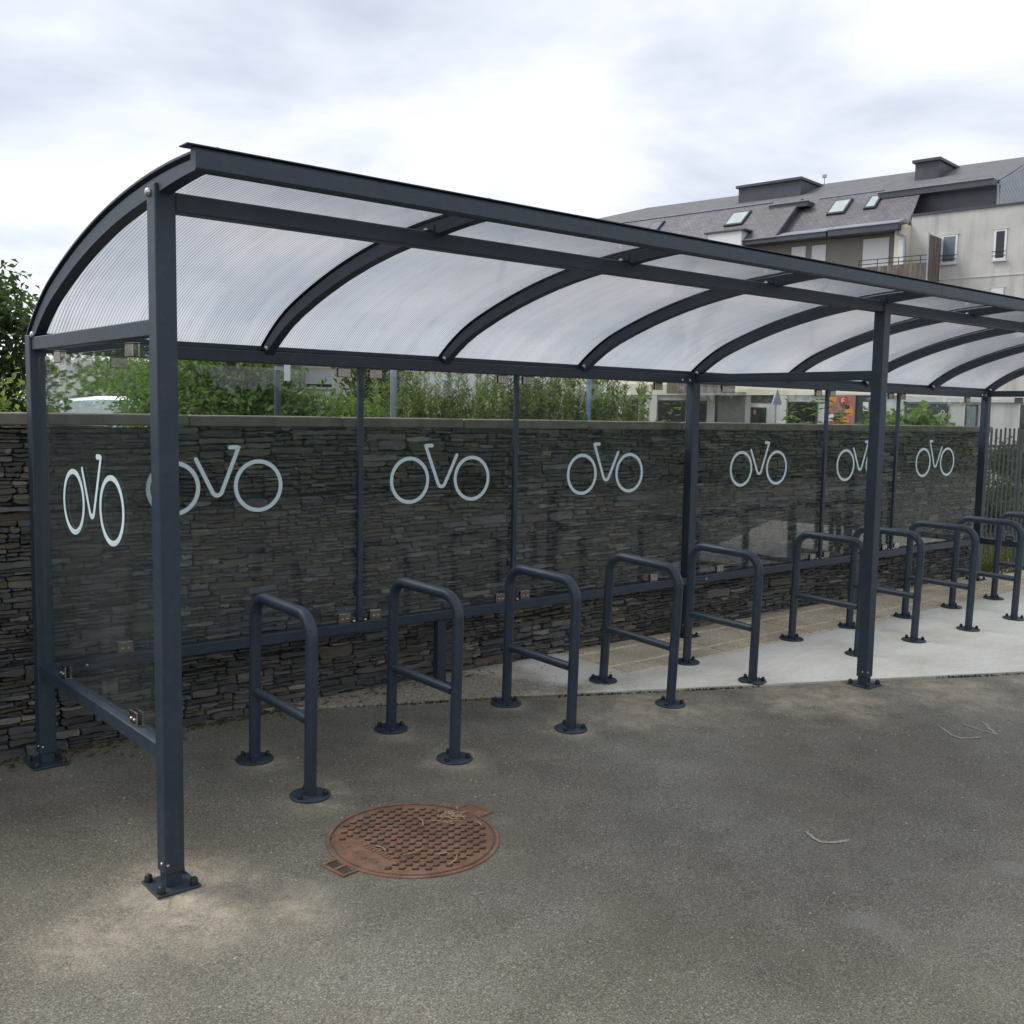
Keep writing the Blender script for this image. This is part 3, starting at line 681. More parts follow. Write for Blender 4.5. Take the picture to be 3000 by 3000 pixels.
# ------------------------------------------------------------------ stone wall
wall = tag(empty('stone_wall', (3.3, WALL_Y, gz(3.3, WALL_Y))), 'dark dry slate stone wall with concrete coping behind the shelter', 'wall')
WO = np.array(wall.location)
BX('wall_core', M['mortar'], wall, -5.6-WO[0], 10.50-WO[0], .018, .36, -.1, 1.76-WO[2])
rs = random.Random(11)
def stone(x0, x1, z0, z1, dep_):
    n = []                              # outline, clockwise seen from the front
    h = z1-z0; ln = x1-x0; j = min(h*.22, .010)
    tip = rs.random()
    def jj(): return rs.uniform(-j, j)
    e0 = ln*rs.uniform(.02, .12) if tip < .5 else .004; e1 = ln*rs.uniform(.02, .12) if rs.random() < .5 else .004
    ol = [(x0+e0, z0+jj()*.5), (x0+ln*.35, z0+jj()), (x0+ln*.68, z0+jj()), (x1-e1, z0+jj()*.5), (x1+jj()*.3, z0+h*rs.uniform(.35, .65)), (x1-e1*rs.random(), z1+jj()*.5), (x0+ln*.66, z1+jj()), (x0+ln*.33, z1+jj()), (x0+e0*rs.random(), z1+jj()*.5), (x0+jj()*.3, z0+h*rs.uniform(.35, .65))]
    cx_, cz_ = (x0+x1)/2, (z0+z1)/2; k = len(ol)
    tx, tz = rs.uniform(-.012, .012), rs.uniform(-.010, .010)
    V = [(x, WALL_Y+.03, z) for x, z in ol]
    V += [(x, WALL_Y-dep_+.009+rs.uniform(0, .004), z) for x, z in ol]
    ins = .004
    def front(x, z): return WALL_Y-dep_-tx*(x-cx_)/ln*2-tz*(z-cz_)/h*.8+rs.uniform(-.0025, .0025)
    I = []
    for x, z in ol:
        dx, dz = x-cx_, z-cz_
        I.append((x-math.copysign(min(ins, abs(dx)*.4), dx), z-math.copysign(min(ins, abs(dz)*.4), dz)))
    V += [(x, front(x, z), z) for x, z in I]
    F = [(i, (i+1) % k, k+(i+1) % k, k+i) for i in range(k)]+[(k+i, k+(i+1) % k, 2*k+(i+1) % k, 2*k+i) for i in range(k)]
    c_ = 2*k
    F += [(c_, c_+1, c_+8, c_+9), (c_+1, c_+2, c_+7, c_+8)[::1], (c_+2, c_+6, c_+7), (c_+2, c_+3, c_+5, c_+6), (c_+3, c_+4, c_+5)]
    return V, F
stones = []
def wav(x, z): return .016*math.sin(x*1.1+z*3.1)+.011*math.sin(x*2.7+1.3+z*5)
z = .0
while z < 1.80:
    hb = rs.uniform(.055, .115); x = -5.6+rs.uniform(-.2, 0)
    while x < 10.5:
        cl = rs.uniform(.22, .65); cl = min(cl, 10.52-x) if 10.52-x > .1 else 10.52-x
        nrow = 1 if (rs.random() < .10 and hb < .085) else max(1, round(hb/rs.uniform(.017, .036)))
        hs = np.array([rs.uniform(.6, 1.5) for _ in range(nrow)]); hs = hs/hs.sum()*hb; zc = z
        for hr in hs:
            xx = x; tilt = rs.uniform(-.02, .02)
            while xx < x+cl-1e-6:
                sl_ = min(max(hr*rs.uniform(2.2, 8.5), .06), .34)
                if x+cl-xx-sl_ < .05: sl_ = x+cl-xx
                g = rs.uniform(.0006, .0026)
                stones.append((xx+g, xx+sl_-g, zc+g*.8, zc+hr-g*.8, wav(xx+sl_/2, zc)+tilt*(xx+sl_/2-x-cl/2)))
                xx += sl_
            zc += hr
        x += cl
    z += hb
recs = []
for (x0, x1, z0, z1, dz) in stones:
    if x1-x0 < .02: continue
    zmin = gz((x0+x1)/2, WALL_Y)-.05
    z0, z1 = z0+dz, z1+dz
    if z1 > 1.775: z1 = 1.775
    if z1-z0 < .010 or z1 < zmin: continue
    V, F = stone(x0, x1, z0, z1, rs.uniform(.004, .024)+(.014 if rs.random() < .06 else 0))
    u, v, zd = scr(((x0+x1)/2, WALL_Y, (z0+z1)/2)); vis = 0 < u < 3000
    recs.append(((x1-x0)*(z1-z0)/zd**2 if vis else -1, V, F))
recs.sort(key=lambda r: -r[0])
def stone_mesh(name, rl):
    V = []; F = []; S = []
    for _, v, f in rl:
        b0 = len(V); V += [tuple(np.array(q)-WO) for q in v]; F += [tuple(b0+i for i in q) for q in f]
        r_ = rs.random(); S += [r_ if rs.random() > .06 else .9+.1*rs.random()]*len(f)
    me = bpy.data.meshes.new(name); me.from_pydata(V, [], F); me.materials.append(M['stone'])
    a = me.attributes.new('shade', 'FLOAT', 'FACE'); a.data.foreach_set('value', np.array(S, 'f')); return me
for r in recs[:300]: link('stone', stone_mesh('stone', [r]), wall)
tag(link('smaller_stones', stone_mesh('smaller_stones', recs[300:]), wall), kind='stuff')
x = -5.7; i = 0
def cop_z(x): return 1.841-.0024*x
while x < 10.6:
    ln = min(rs.uniform(.95, 1.25), 10.62-x)
    if ln < .3: break
    ztop = cop_z(x+ln/2); y0 = -.03+rs.uniform(-.004, .004)
    BX('coping_slab', M['coping'], wall, x-WO[0]+.002, x+ln-.003-WO[0], y0, .40, ztop-.062-WO[2], ztop-WO[2], .006); x += ln
# moss, leaf litter and chips
b = MB()
for k in range(900):
    x = rs.uniform(-2.5, 3.2); y = WALL_Y-.03-abs(rs.gauss(0, .045)); z = gz(x, y)+.002; s_ = rs.uniform(.006, .022)
    if x > 1.6 and rs.random() < .7: continue
    b.add([(x-s_, y, z), (x, y-s_*.7, z), (x+s_, y, z), (x, y+s_*.7, z), (x, y, z+s_*rs.uniform(.4, .9))], [(0, 1, 4), (1, 2, 4), (2, 3, 4), (3, 0, 4)])
tag(b.build('moss', M['moss']), 'dark moss and dirt along the foot of the stone wall', kind='stuff')
b = MB()
for k in range(420):
    x = rs.choice((2.1, 3.3, 4.0, 5.9, 6.8))+rs.gauss(0, .16); y = EDGE(x)-abs(rs.gauss(0, .008))-.002; z = gz(x, y)+.001; s_ = rs.uniform(.004, .013)
    b.add([(x-s_, y, z), (x, y-s_*.6, z), (x+s_, y, z), (x, y+s_*.6, z), (x+rs.uniform(-.01, .01), y-rs.uniform(0, .01), z+s_*rs.uniform(.6, 1.8))], [(0, 1, 4), (1, 2, 4), (2, 3, 4), (3, 0, 4)])
tag(b.build('joint_weeds', M['moss']), 'dirt and tiny weeds in the joint between slab and asphalt', kind='stuff')
b = MB()
for k in range(260):
    x = rs.uniform(-1.2, 3.0); y = WALL_Y-.05-abs(rs.gauss(0, .10)); z = foot_z(x, y)+.003; s_ = rs.uniform(.008, .022); a = rs.uniform(0, 6.28); c_, q = math.cos(a)*s_, math.sin(a)*s_
    b.add([(x-c_, y-q, z), (x+q*.5, y-c_*.5, z+s_*.3), (x+c_, y+q, z+.002), (x-q*.5, y+c_*.5, z+s_*.25)], [(0, 1, 2, 3)])
tag(b.build('leaf_litter', M['litter']), 'dead leaves gathered at the foot of the wall', kind='stuff')
b = MB()
for k in range(1500):
    if k < 950: x, y = rs.uniform(-2.2, 7.5), rs.uniform(-2.9, 1.7)
    elif k < 1250: x, y = rs.uniform(1.2, 3.6), rs.uniform(.7, 1.75)
    else: x, y = rs.gauss(4.6, .9), rs.gauss(.0, .35)
    z = foot_z(x, y)
    if 950 <= k < 1250 and not on_slab(x, y): continue
    if on_slab(x, y) and y < 1.05 and x > 3.6 and rs.random() < .95: continue
    s_ = rs.uniform(.0022, .0065)*(1.5 if 950 < k < 1250 else 1)
    b.add([(x-s_*rs.uniform(.7, 1.6), y, z), (x, y-s_, z), (x+s_*rs.uniform(.7, 1.6), y, z), (x, y+s_, z), (x+s_*.2, y, z+s_*.9)], [(0, 1, 4), (1, 2, 4), (2, 3, 4), (3, 0, 4)])
for k in range(1300):
    x = rs.uniform(1.5, 9.5); y = EDGE(x)-abs(rs.gauss(0, .028))-.004
    if rs.random() < .25:
        i_ = rs.randrange(8); a_ = rs.uniform(0, 6.28); x, y = HX[i_]+.11*math.cos(a_)*rs.uniform(1, 1.4), HYc[i_]+rs.choice((-HY, HY))+.11*math.sin(a_)*rs.uniform(1, 1.4)
    z = foot_z(x, y); s_ = rs.uniform(.0015, .0048)
    b.add([(x-s_*rs.uniform(.7, 1.6), y, z), (x, y-s_, z), (x+s_*rs.uniform(.7, 1.6), y, z), (x, y+s_, z), (x+s_*.2, y, z+s_*.9)], [(0, 1, 4), (1, 2, 4), (2, 3, 4), (3, 0, 4)])
tag(b.build('gravel', M['pebble']), 'scattered pale stone chips on the asphalt', kind='stuff')

# ------------------------------------------------------------------ slat fence beyond the wall
fence = tag(empty('slat_fence', (10.64, 1.95, gz(10.6, 1.95))), 'charcoal fence of upright slats continuing from the end of the wall', 'fence')
for i in range(34):
    x = .07+i*.118; BX('slat', M['slat'], fence, x-.024, x+.024, -.007, .0, .20 if i % 2 else .16, 1.715+rs.uniform(-.01, .01), .002)
for zc in (.42, 1.50): BX('fence_rail', M['slat'], fence, 0, 4.0, .0015, .012, zc-.012, zc+.012)
for x in (1.05, 3.2): BX('fence_post', M['slat'], fence, x-.02, x+.02, .013, .05, -.02, 1.70, .003)

# ------------------------------------------------------------------ vegetation
rng = np.random.default_rng(5)
def leaf_mesh(name, C, L, Wd, dirs, nrm, shade, mat, fold=.25):
    """C base points, L lengths, Wd widths, dirs unit leaf axes, nrm approximate normals -> folded kite leaves"""
    n = len(C); s = np.cross(dirs, nrm); s /= np.linalg.norm(s, axis=1, keepdims=True)+1e-9; nn = np.cross(s, dirs)
    L = L[:, None]; Wd = Wd[:, None]
    a = C; t_ = C+dirs*L-nn*L*.12; mdl = C+dirs*L*.45
    l_ = mdl+s*Wd*.5+nn*Wd*fold; r_ = mdl-s*Wd*.5+nn*Wd*fold
    V = np.stack([a, l_, t_, r_], 1).reshape(-1, 3)
    idx = np.arange(n)*4; T = np.stack([idx, idx+1, idx+2, idx, idx+2, idx+3], 1).reshape(-1)
    me = bpy.data.meshes.new(name); me.vertices.add(4*n); me.vertices.foreach_set('co', V.astype('f').ravel())
    me.loops.add(6*n); me.loops.foreach_set('vertex_index', T.astype('i')); me.polygons.add(2*n)
    me.polygons.foreach_set('loop_start', np.arange(0, 6*n, 3, dtype='i')); me.polygons.foreach_set('loop_total', np.full(2*n, 3, 'i'))
    at = me.attributes.new('shade', 'FLOAT', 'FACE'); at.data.foreach_set('value', np.repeat(shade, 2).astype('f'))
    me.materials.append(mat); me.update(calc_edges=True); return me
def unit(v): return v/(np.linalg.norm(v, axis=1, keepdims=True)+1e-9)
def bushy(name, base, h, rx, ry, nclump, nleaf, size, mat, label, cat, group=None, z_lo=.15, crown_from=None, trunk=.04, asp=.55, spread=.16, seed=1, tr_name='trunk', cr_name='crown', wild=.12):
    rg = np.random.default_rng(seed); root = tag(empty(name, base), label, cat, group)
    zl = crown_from if crown_from is not None else h*z_lo
    u = unit(rg.normal(size=(nclump, 3))); rad = rg.uniform(.35, 1.0, nclump)**.6
    lump = 1+.22*np.sin(u[:, 0]*5+seed)+.18*np.sin(u[:, 1]*6+2*seed)+rg.uniform(-wild, wild*2, nclump)
    cc = np.stack([u[:, 0]*rx*rad*lump, u[:, 1]*ry*rad*lump, zl+(h-zl)*(.5+.5*u[:, 2]*rad*np.clip(lump, .7, 1.15))], 1)
    b = MB(); top = np.array([0, 0, zl+(h-zl)*.55])
    b.tube([(0, 0, -.05), (.03*h, .01*h, h*.25), tuple(top*.8), tuple(top)], trunk, 7, True, trunk*.4)
    for q in cc[rg.choice(nclump, min(nclump, 26), replace=False)]:
        s0 = np.array([0, 0, max(.05, q[2]*rg.uniform(.25, .6))]); mid = (s0+q)/2+rg.normal(size=3)*.04*h; b.tube([s0, mid, q], trunk*.42, 5, False, trunk*.08)
    b.build(tr_name, M['bark'], root)
    ci = rg.integers(0, nclump, nleaf); cs_ = rg.uniform(.6, 1.5, nclump)
    P_ = cc[ci]+rg.normal(size=(nleaf, 3))*spread*cs_[ci][:, None]*np.array([1, 1, .75])
    P_[:, 2] = np.maximum(P_[:, 2], .03)
    dr = unit(rg.normal(size=(nleaf, 3))+np.array([0, 0, -.25])); nr = unit(rg.normal(size=(nleaf, 3))*.7+np.array([0, 0, 1.]))
    L = size*rg.uniform(.6, 1.35, nleaf); shv = np.clip(rg.uniform(.1, .9, nclump)[ci]*.6+rg.uniform(0, .45, nleaf), 0, 1)
    link(cr_name, leaf_mesh(cr_name, P_, L, L*asp, dr, nr, shv, mat), root); return root
def shooty(name, base, h, r, nst, per, size, mat, label, cat, group=None, seed=1, asp=.2, up=.7, stem_r=.006, lean=.12, start=.15):
    rg = np.random.default_rng(seed); root = tag(empty(name, base), label, cat, group); b = MB(); C = []; DR = []; LL = []; SH = []
    for k in range(nst):
        a = rg.uniform(0, 6.28); rr = r*math.sqrt(rg.uniform(0, 1)); b0 = np.array([rr*math.cos(a)*.5, rr*math.sin(a)*.5, 0]); hh = h*rg.uniform(.62, 1.0)
        tp = np.array([rr*math.cos(a)+rg.normal()*lean*h*.3, rr*math.sin(a)+rg.normal()*lean*h*.3, hh]); md = (b0+tp)/2+rg.normal(size=3)*.03*h
        path = [b0*(1-s_)**2+2*md*s_*(1-s_)+tp*s_*s_ for s_ in np.linspace(0, 1, 6)]; b.tube(path, stem_r, 4, False, stem_r*.25)
        s_ = rg.uniform(start, 1.0, per); pt = b0*((1-s_)**2)[:, None]+2*md*(s_*(1-s_))[:, None]+tp*(s_**2)[:, None]
        ang = rg.uniform(0, 6.28, per); d_ = np.stack([np.cos(ang), np.sin(ang), np.full(per, up)+rg.normal(size=per)*.25], 1)
        C.append(pt); DR.append(unit(d_)); LL.append(size*rg.uniform(.6, 1.3, per)*(1.15-.5*s_)); SH.append(np.clip(rg.uniform(.1, .8)+rg.normal(size=per)*.18, 0, 1))
    C = np.concatenate(C); DR = np.concatenate(DR); LL = np.concatenate(LL); SH = np.concatenate(SH)
    b.build('stem', M['bark'], root)
    nr = unit(np.stack([-DR[:, 0]*.5, -DR[:, 1]*.5, np.ones(len(DR))], 1)+rg.normal(size=(len(DR), 3))*.2)
    link('foliage', leaf_mesh('foliage', C, LL, LL*asp, DR, nr, SH, mat), root); return root
def at(x, d, y=1300, z=None):
    p = dep(x, y, d); return (float(p[0]), float(p[1]), gz(p[0], p[1])+.004)
# dark tree at the left edge and the tall bushes in front of it
bushy('broadleaf_tree', at(-110, 12.5), 3.65, .80, 1.0, 150, 15000, .10, M['leafdark'], 'dark broadleaf tree with ragged top beyond the wall end frame', 'tree', z_lo=.22, trunk=.09, spread=.13, seed=3)
bushy('broadleaf_tree', (-4.3, 9.4, gz(-4.3, 9.4)), 4.4, 1.5, 1.3, 120, 9000, .11, M['leafdark'], 'added dark tree out of view, there to darken the reflection in the end glass', 'tree', z_lo=.25, trunk=.11, spread=.18, seed=8)  # unseen tree, added so the end glass mirrors less pale sky
bushy('green_bush', at(-190, 10.2), 2.22, .75, .6, 90, 8000, .075, M['leafmid'], 'mid green bush just behind the wall in front of the dark tree', 'bush', seed=14, trunk=.03)
bushy('green_bush', at(650, 10.6), 2.62, .62, .75, 190, 30000, .075, M['leafmid'], 'large bright green bush rising behind the wall next to the dark sign pole', 'bush', seed=5, trunk=.03, spread=.12)
bushy('green_bush', at(725, 10.9), 2.40, .34, .6, 130, 17000, .07, M['leafmid'], 'green bush directly behind the dark sign pole', 'bush', seed=6, trunk=.03, spread=.11)
bushy('green_bush', at(905, 10.6), 1.93, .6, .5, 110, 10000, .075, M['leafbright'], 'loose light green bush below the cream house window', 'bush', seed=7, trunk=.025, spread=.11)
bushy('green_bush', at(1015, 10.4), 1.92, .5, .45, 100, 9000, .065, M['leafmid'], 'low green bush at the foot of the cream house wall', 'bush', seed=9, trunk=.025, spread=.1)
bushy('dark_tree', at(1090, 15), 2.60, .30, .34, 60, 2600, .11, M['leafdark'], 'small dark tree beside the cream house corner', 'tree', seed=10, trunk=.04, crown_from=1.5, spread=.13)
will = [(1150, 11.8, 2.22, 21), (1215, 12.6, 2.45, 22), (1290, 12.0, 2.42, 23), (1370, 12.8, 2.26, 24), (1440, 12.2, 2.45, 25), (1530, 12.0, 2.42, 26), (1600, 12.6, 2.50, 27), (1665, 11.8, 2.44, 28), (1745, 12.4, 2.48, 29), (1800, 12.0, 2.30, 30)]
wl = ['next to the galvanised pole', 'second from the galvanised pole', 'third from the galvanised pole', 'fourth from the galvanised pole', 'left of the second back mullion', 'just past the second back mullion', 'between the mullion and the blue pole', 'beside the blue pole', 'just past the blue pole', 'last of the row before the apartment block']
for (x, d, h, sd_), w_ in zip(will, wl):
    shooty('willow_shrub', at(x, d), h+.06, .46, 60, 150, .10, M['leafwillow'], 'upright narrow-leaved shrub behind the wall, '+w_, 'shrub', 'upright shrubs behind the wall', seed=sd_, asp=.26, up=1.0)
    
for (x, y, h, sd_, w_) in [(5.40, 2.62, 2.02, 41, 'below the round wall lamp'), (5.62, 2.7, 2.05, 42, 'in front of the pale column'), (6.02, 2.6, 2.0, 43, 'left of the middle back post'), (6.33, 2.65, 1.95, 44, 'right of the middle back post')]:
    shooty('leafy_plant', (x, y, gz(x, y)), h, .10, 4, 30, .13, M['leafbright'], 'single leafy plant tip above the coping, '+w_, 'plant', 'leafy plants above the coping', seed=sd_, asp=.38, up=.12, start=.5, stem_r=.005)
for (x, y, h, sd_, r, w_) in [(7.85, 2.6, 1.97, 51, .16, 'nearest the triangular sign'), (8.08, 2.75, 2.07, 52, .2, 'between the triangular sign and the mural'), (8.48, 2.6, 2.13, 53, .22, 'in front of the mural'), (8.85, 2.7, 2.10, 54, .22, 'covering the lower edge of the mural'), (9.2, 2.6, 2.04, 55, .2, 'beside the middle front post')]:
    shooty('broad_leaf_shrub', (x, y, gz(x, y)), h, r, 9, 42, .15, M['leafbright'], 'leafy shrub with drooping leaves '+w_, 'shrub', 'drooping leaved shrubs by the mural', seed=sd_, asp=.36, up=.10, start=.45, stem_r=.006)
for (x, y, h, sd_, w_) in [(9.6, 2.55, 1.84, 61, 'directly past the middle front post'), (10.05, 2.6, 1.82, 62, 'in front of the dark shop window'), (10.38, 2.6, 1.70, 63, 'under the vertical shop lettering')]:
    bushy('round_leaf_bush', (x, y, gz(x, y)), h, .32, .3, 60, 2600, .115, M['leafbright'], 'bush with large rounded leaves '+w_, 'bush', 'round leaved bushes', seed=sd_, asp=.75, z_lo=.3, trunk=.02, spread=.09)
# beyond the slat fence
for (x, y, h, rx, sd_, lb) in [(14.6, 3.9, .70, .75, 71, 'low dark shrub seen through the slat fence'), (16.1, 4.1, .72, .8, 72, 'second low dark shrub behind the slat fence')]:
    bushy('low_shrub', (x, y, gz(x, y)), h, rx, .6, 60, 5000, .06, M['leafdark'], lb, 'shrub', seed=sd_, trunk=.02, z_lo=.05, spread=.1)
for k, (x, y) in enumerate([(25.6, 8.0), (27.6, 8.4), (29.6, 8.8)]):
    bushy('clipped_hedge_bush', (x, y, gz(x, y)), 1.12, 1.2, .8, 70, 5000, .09, M['leafdark'], ['first','second','third'][k]+' dark hedge bush across the street, counted outward from the slat fence', 'bush', 'hedge bushes across the street', seed=80+k, trunk=.03, z_lo=.35, spread=.16)
sheet('white_kerb', [(19, 4.6), (32, 8.2), (31.9, 8.5), (18.9, 4.9)], M['bconc2'], .14, .14)
bushy('green_bush', (-2.6, 7.6, gz(-2.6, 7.6)), 2.6, 1.0, .9, 90, 7000, .09, M['leafmid'], 'added green bush out of view, there to green the reflection in the end glass', 'bush', seed=36, trunk=.04, spread=.16)  # unseen bush, added to give the end glass a greenish reflection
# hedge and house far left seen through the end glass
bushy('green_bush', at(330, 21), 2.85, 1.3, 1.0, 110, 9000, .10, M['leafbright'], 'pale green bush behind the white van', 'bush', seed=33, trunk=.04, spread=.2)
bushy('green_bush', at(470, 19), 2.9, 1.1, 1.0, 90, 7000, .10, M['leafmid'], 'mid green bush right of the white van roof', 'bush', seed=34, trunk=.04, spread=.2)
# unseen hedge added behind the viewpoint to darken reflections in the shelter glass
hg = tag(empty('added_hedge', (14, -12.5, gz(14, -12.5))), 'added hedge out of view, put in to darken reflections in the shelter glass', 'hedge')
nl = 26000; C = np.stack([rng.uniform(-20, 34, nl), rng.normal(0, .45, nl), rng.uniform(0, 1, nl)**.8*2.5], 1); C[:, 2] += .35*np.sin(C[:, 0]*1.3)*C[:, 2]/2.5
link('foliage', leaf_mesh('foliage', C, rng.uniform(.2, .42, nl), rng.uniform(.14, .24, nl), unit(rng.normal(size=(nl, 3))), unit(rng.normal(size=(nl, 3))), rng.uniform(0, 1, nl), M['leafmid']), hg)
MB().box(-20, 34, -.25, .25, 0, 2.0).build('added_hedge_core', M['bark'], hg)
# rough grass at the end of the wall
def grass(name, x0, x1, y0, y1, n, h, label):
    C = np.stack([rng.uniform(x0, x1, n), rng.uniform(y0, y1, n), np.zeros(n)], 1); C[:, 2] = [gz(a, c_) for a, c_, _ in C]
    dr = unit(rng.normal(size=(n, 3))*np.array([.6, .6, .2])+np.array([0, 0, 1.])); nr = unit(rng.normal(size=(n, 3))); L = h*rng.uniform(.5, 1.4, n)
    tag(link(name, leaf_mesh(name, C, L, L*.09+.002, dr, nr, rng.uniform(0, 1, n), M['grass'])), label, kind='stuff')
sheet('verge_soil', [(10.5, 1.83), (15, 1.83), (15, 3.3), (10.5, 3.3)], M['moss'], LIFT+.006)
grass('grass', 10.52, 14.5, 1.62, 3.2, 16000, .055, 'rough grass verge at the end of the stone wall')

# ------------------------------------------------------------------ poles, sign, van
def pole(name, x, d, h, r, mat, label, cat='pole'):
    root = tag(empty(name, at(x, d)), label, cat)
    MB().tube([(0, 0, 0), (0, 0, h*.5), (0, 0, h)], r, 14).build('shaft', mat, root, True)
    MB().lathe([(r*1.9, 0), (r*1.9, .012), (r*1.2, .03)], (0, 0, 0), 18).build('base_flange', mat, root)
    MB().lathe([(r*1.06, h), (r*1.06, h+.012), (r*.5, h+.03)], (0, 0, 0), 14).build('end_cap', mat, root); return root
pA = pole('sign_pole', 813, 9.2, 2.50, .030, M['polegrey'], 'dark grey sign pole in the hedge with small white plates')
for (z0, z1, rr) in ((2.30, 2.46, .0), (2.06, 2.28, .0)):
    BX('sign_plate', M['white'], pA, .035, .095, -.065, -.058, z0, z1, .002); BX('plate_clamp', M['galv'], pA, -.04, .08, -.057, -.03, (z0+z1)/2-.015, (z0+z1)/2+.015)
pole('galvanised_pole', 1152, 11.0, 2.62, .034, M['galv'], 'grey galvanised steel pole standing behind the wall')
pole('blue_pole', 1721, 11.6, 2.62, .029, M['bluepole'], 'blue grey pole among the upright shrubs behind the wall')
pole('far_lamp_post', 205, 22, 4.3, .06, M['polegrey'], 'thin dark post left of the white van seen through the end glass')
p = at(2268, 33); tsn = tag(empty('road_sign', p, R_(-20)), 'triangular road sign seen from behind on a thin post', 'road sign')
MB().tube([(0, 0, 0), (0, 0, 1.4), (0, 0, 2.55)], .03, 10).build('post', M['galv'], tsn, True)
MB().prism([(-.30, 2.18), (.30, 2.18), (.30, 2.22), (.03, 2.70), (-.03, 2.70), (-.30, 2.22)], lambda u, v, tt: (u*.62, tt, v), -.045, -.032).build('sign_plate', M['galv'], tsn)
MB().prism([(-.31, 2.16), (-.27, 2.16), (.02, 2.70), (-.02, 2.73)], lambda u, v, tt: (u*.62, tt, v), -.064, -.046).build('edge_rim', M['white'], tsn)
# white van behind the wall
vp = at(345, 17.0); van = tag(empty('white_van', vp, R_(-62)), 'white van parked behind the wall, only its roof and windscreen top showing', 'van')
# local x along the van (front at -x), y across
prof = [(-2.05, .42), (-2.08, .80), (-1.95, 1.02), (-1.15, 1.18), (-.62, 1.80), (-.42, 1.90), (.3, 1.955), (1.4, 1.95), (1.98, 1.90), (2.05, 1.55), (2.08, .9), (2.08, .42)]
V = []; n = len(prof)
for (yy, sc_) in ((-.86, 0), (-.80, 1), (.80, 1), (.86, 0)):
    for (x, z) in prof: V.append((x*(.985 if sc_ else 1), yy*(1-.10*max(0, z-.9)), z if (sc_ or z < 1) else z-.05))
F = []
for s_ in range(3):
    for i in range(n): F.append((s_*n+i, s_*n+(i+1) % n, (s_+1)*n+(i+1) % n, (s_+1)*n+i))
F += [tuple(range(n)), tuple(3*n+i for i in range(n))[::-1]]
MB().add(V, F).build('body', M['vanwhite'], van)
def yw(z): return .80*(1-.10*max(0, z-.9))
MB().add([(-1.13, -yw(1.2)*.95, 1.215), (-1.13, yw(1.2)*.95, 1.215), (-.66, yw(1.8)*.93, 1.775), (-.66, -yw(1.8)*.93, 1.775)], [(0, 1, 2, 3)]).build('windscreen', M['darkglass'], van).location = (-.012, 0, .012)
for sg in (-1, 1):
    MB().add([(-.98, sg*.835, 1.22), (-.05, sg*.835, 1.22), (-.05, sg*.80, 1.68), (-.60, sg*.80, 1.68)], [(0, 1, 2, 3)]).build('side_window', M['darkglass'], van).location = (0, sg*.012, 0)
    for x in (-1.35, 1.35):
        w_ = MB().tube([(x, sg*.72, .32), (x, sg*.90, .32)], .32, 22).build('wheel', M['tyre'], van, True); MB().tube([(x, sg*.885, .32), (x, sg*.908, .32)], .20, 18).build('rim', M['galv'], w_, True)
MB().tube([(-.25, 0, 1.92), (-.30, 0, 1.98), (-.18, 0, 2.12)], .006, 5).build('aerial', M['tyre'], van)

# ------------------------------------------------------------------ houses on the left
def quad_uv(name, pts, mat, parent, su=1.0):
    """planar quad/polygon with metric UVs (u along the first edge)"""
    P_ = [np.array(p, float) for p in pts]; ux = P_[1]-P_[0]; ux /= np.linalg.norm(ux); nrm_ = np.cross(P_[1]-P_[0], P_[2]-P_[0]); nrm_ /= np.linalg.norm(nrm_); vx = np.cross(nrm_, ux)
    me = bpy.data.meshes.new(name); n = len(P_); th = nrm_*.06
    V = [tuple(p) for p in P_]+[tuple(p-th) for p in P_]
    F = [tuple(range(n)), tuple(range(n, 2*n))[::-1]]+[(i, n+i, n+(i+1) % n, (i+1) % n) for i in range(n)]
    me.from_pydata(V, [], F); uv = me.uv_layers.new(name='UVMap')
    for lp in me.loops:
        p = np.array(V[lp.vertex_index]); uv.data[lp.index].uv = (float((p-P_[0])@ux)*su, float((p-P_[0])@vx)*su)
    me.materials.append(mat); return link(name, me, parent)
def house(name, o, rz, w_, d_, h, rh, wallm, label, wins=(), hip=False):
    root = tag(empty(name, o, rz), label, 'house')
    BX('wall', wallm, root, 0, w_, 0, d_, 0, h)
    e = .3
    quad_uv('roof_slope', [(-e, -e, h-.1), (w_+e, -e, h-.1), (w_+e, d_/2, h+rh), (-e, d_/2, h+rh)], M['slate'], root)
    quad_uv('roof_slope', [(w_+e, d_+e, h-.1), (-e, d_+e, h-.1), (-e, d_/2, h+rh), (w_+e, d_/2, h+rh)], M['slate'], root)
    MB().add([(0, 0, h), (0, d_, h), (0, d_/2, h+rh-.1), (w_, 0, h), (w_, d_, h), (w_, d_/2, h+rh-.1)], [(0, 2, 1), (3, 4, 5)]).build('gable', wallm, root)
    for (a, c_, z0, z1, sh_) in wins:
        wd = BX('window', M['white'], root, a-.05, c_+.05, -.05, .02, z0-.05, z1+.05)
        zs = z1-(z1-z0)*sh_
        if sh_ < 1: BX('pane', M['darkglass'], wd, a, c_, -.055, -.0505, z0, zs-.002)
        if sh_ > 0: BX('roller_shutter', M['shutter'], wd, a, c_, -.058, -.0505, zs, z1)
        BX('sill', M['bconc2'], wd, a-.1, c_+.1, -.12, -.0505, z0-.10, z0-.051)
    return root
hp = dep(836, 1190, 45); ang = math.atan2(RT[1], RT[0])
h1 = house('cream_house', (hp[0], hp[1], 0), ang, 3.7, 8, 4.25, 2.2, M['cream'], 'cream rendered house with roller shutter window behind the hedge', [(.93, 2.02, 2.83, 3.42, .78)])
MB().tube([(.42, -.06, 0), (.42, -.06, 4.2)], .035, 8).build('downpipe', M['darkframe'], h1)
BX('string_course', M['bconc2'], h1, 0, 3.7, -.03, -.001, 3.62, 3.66)
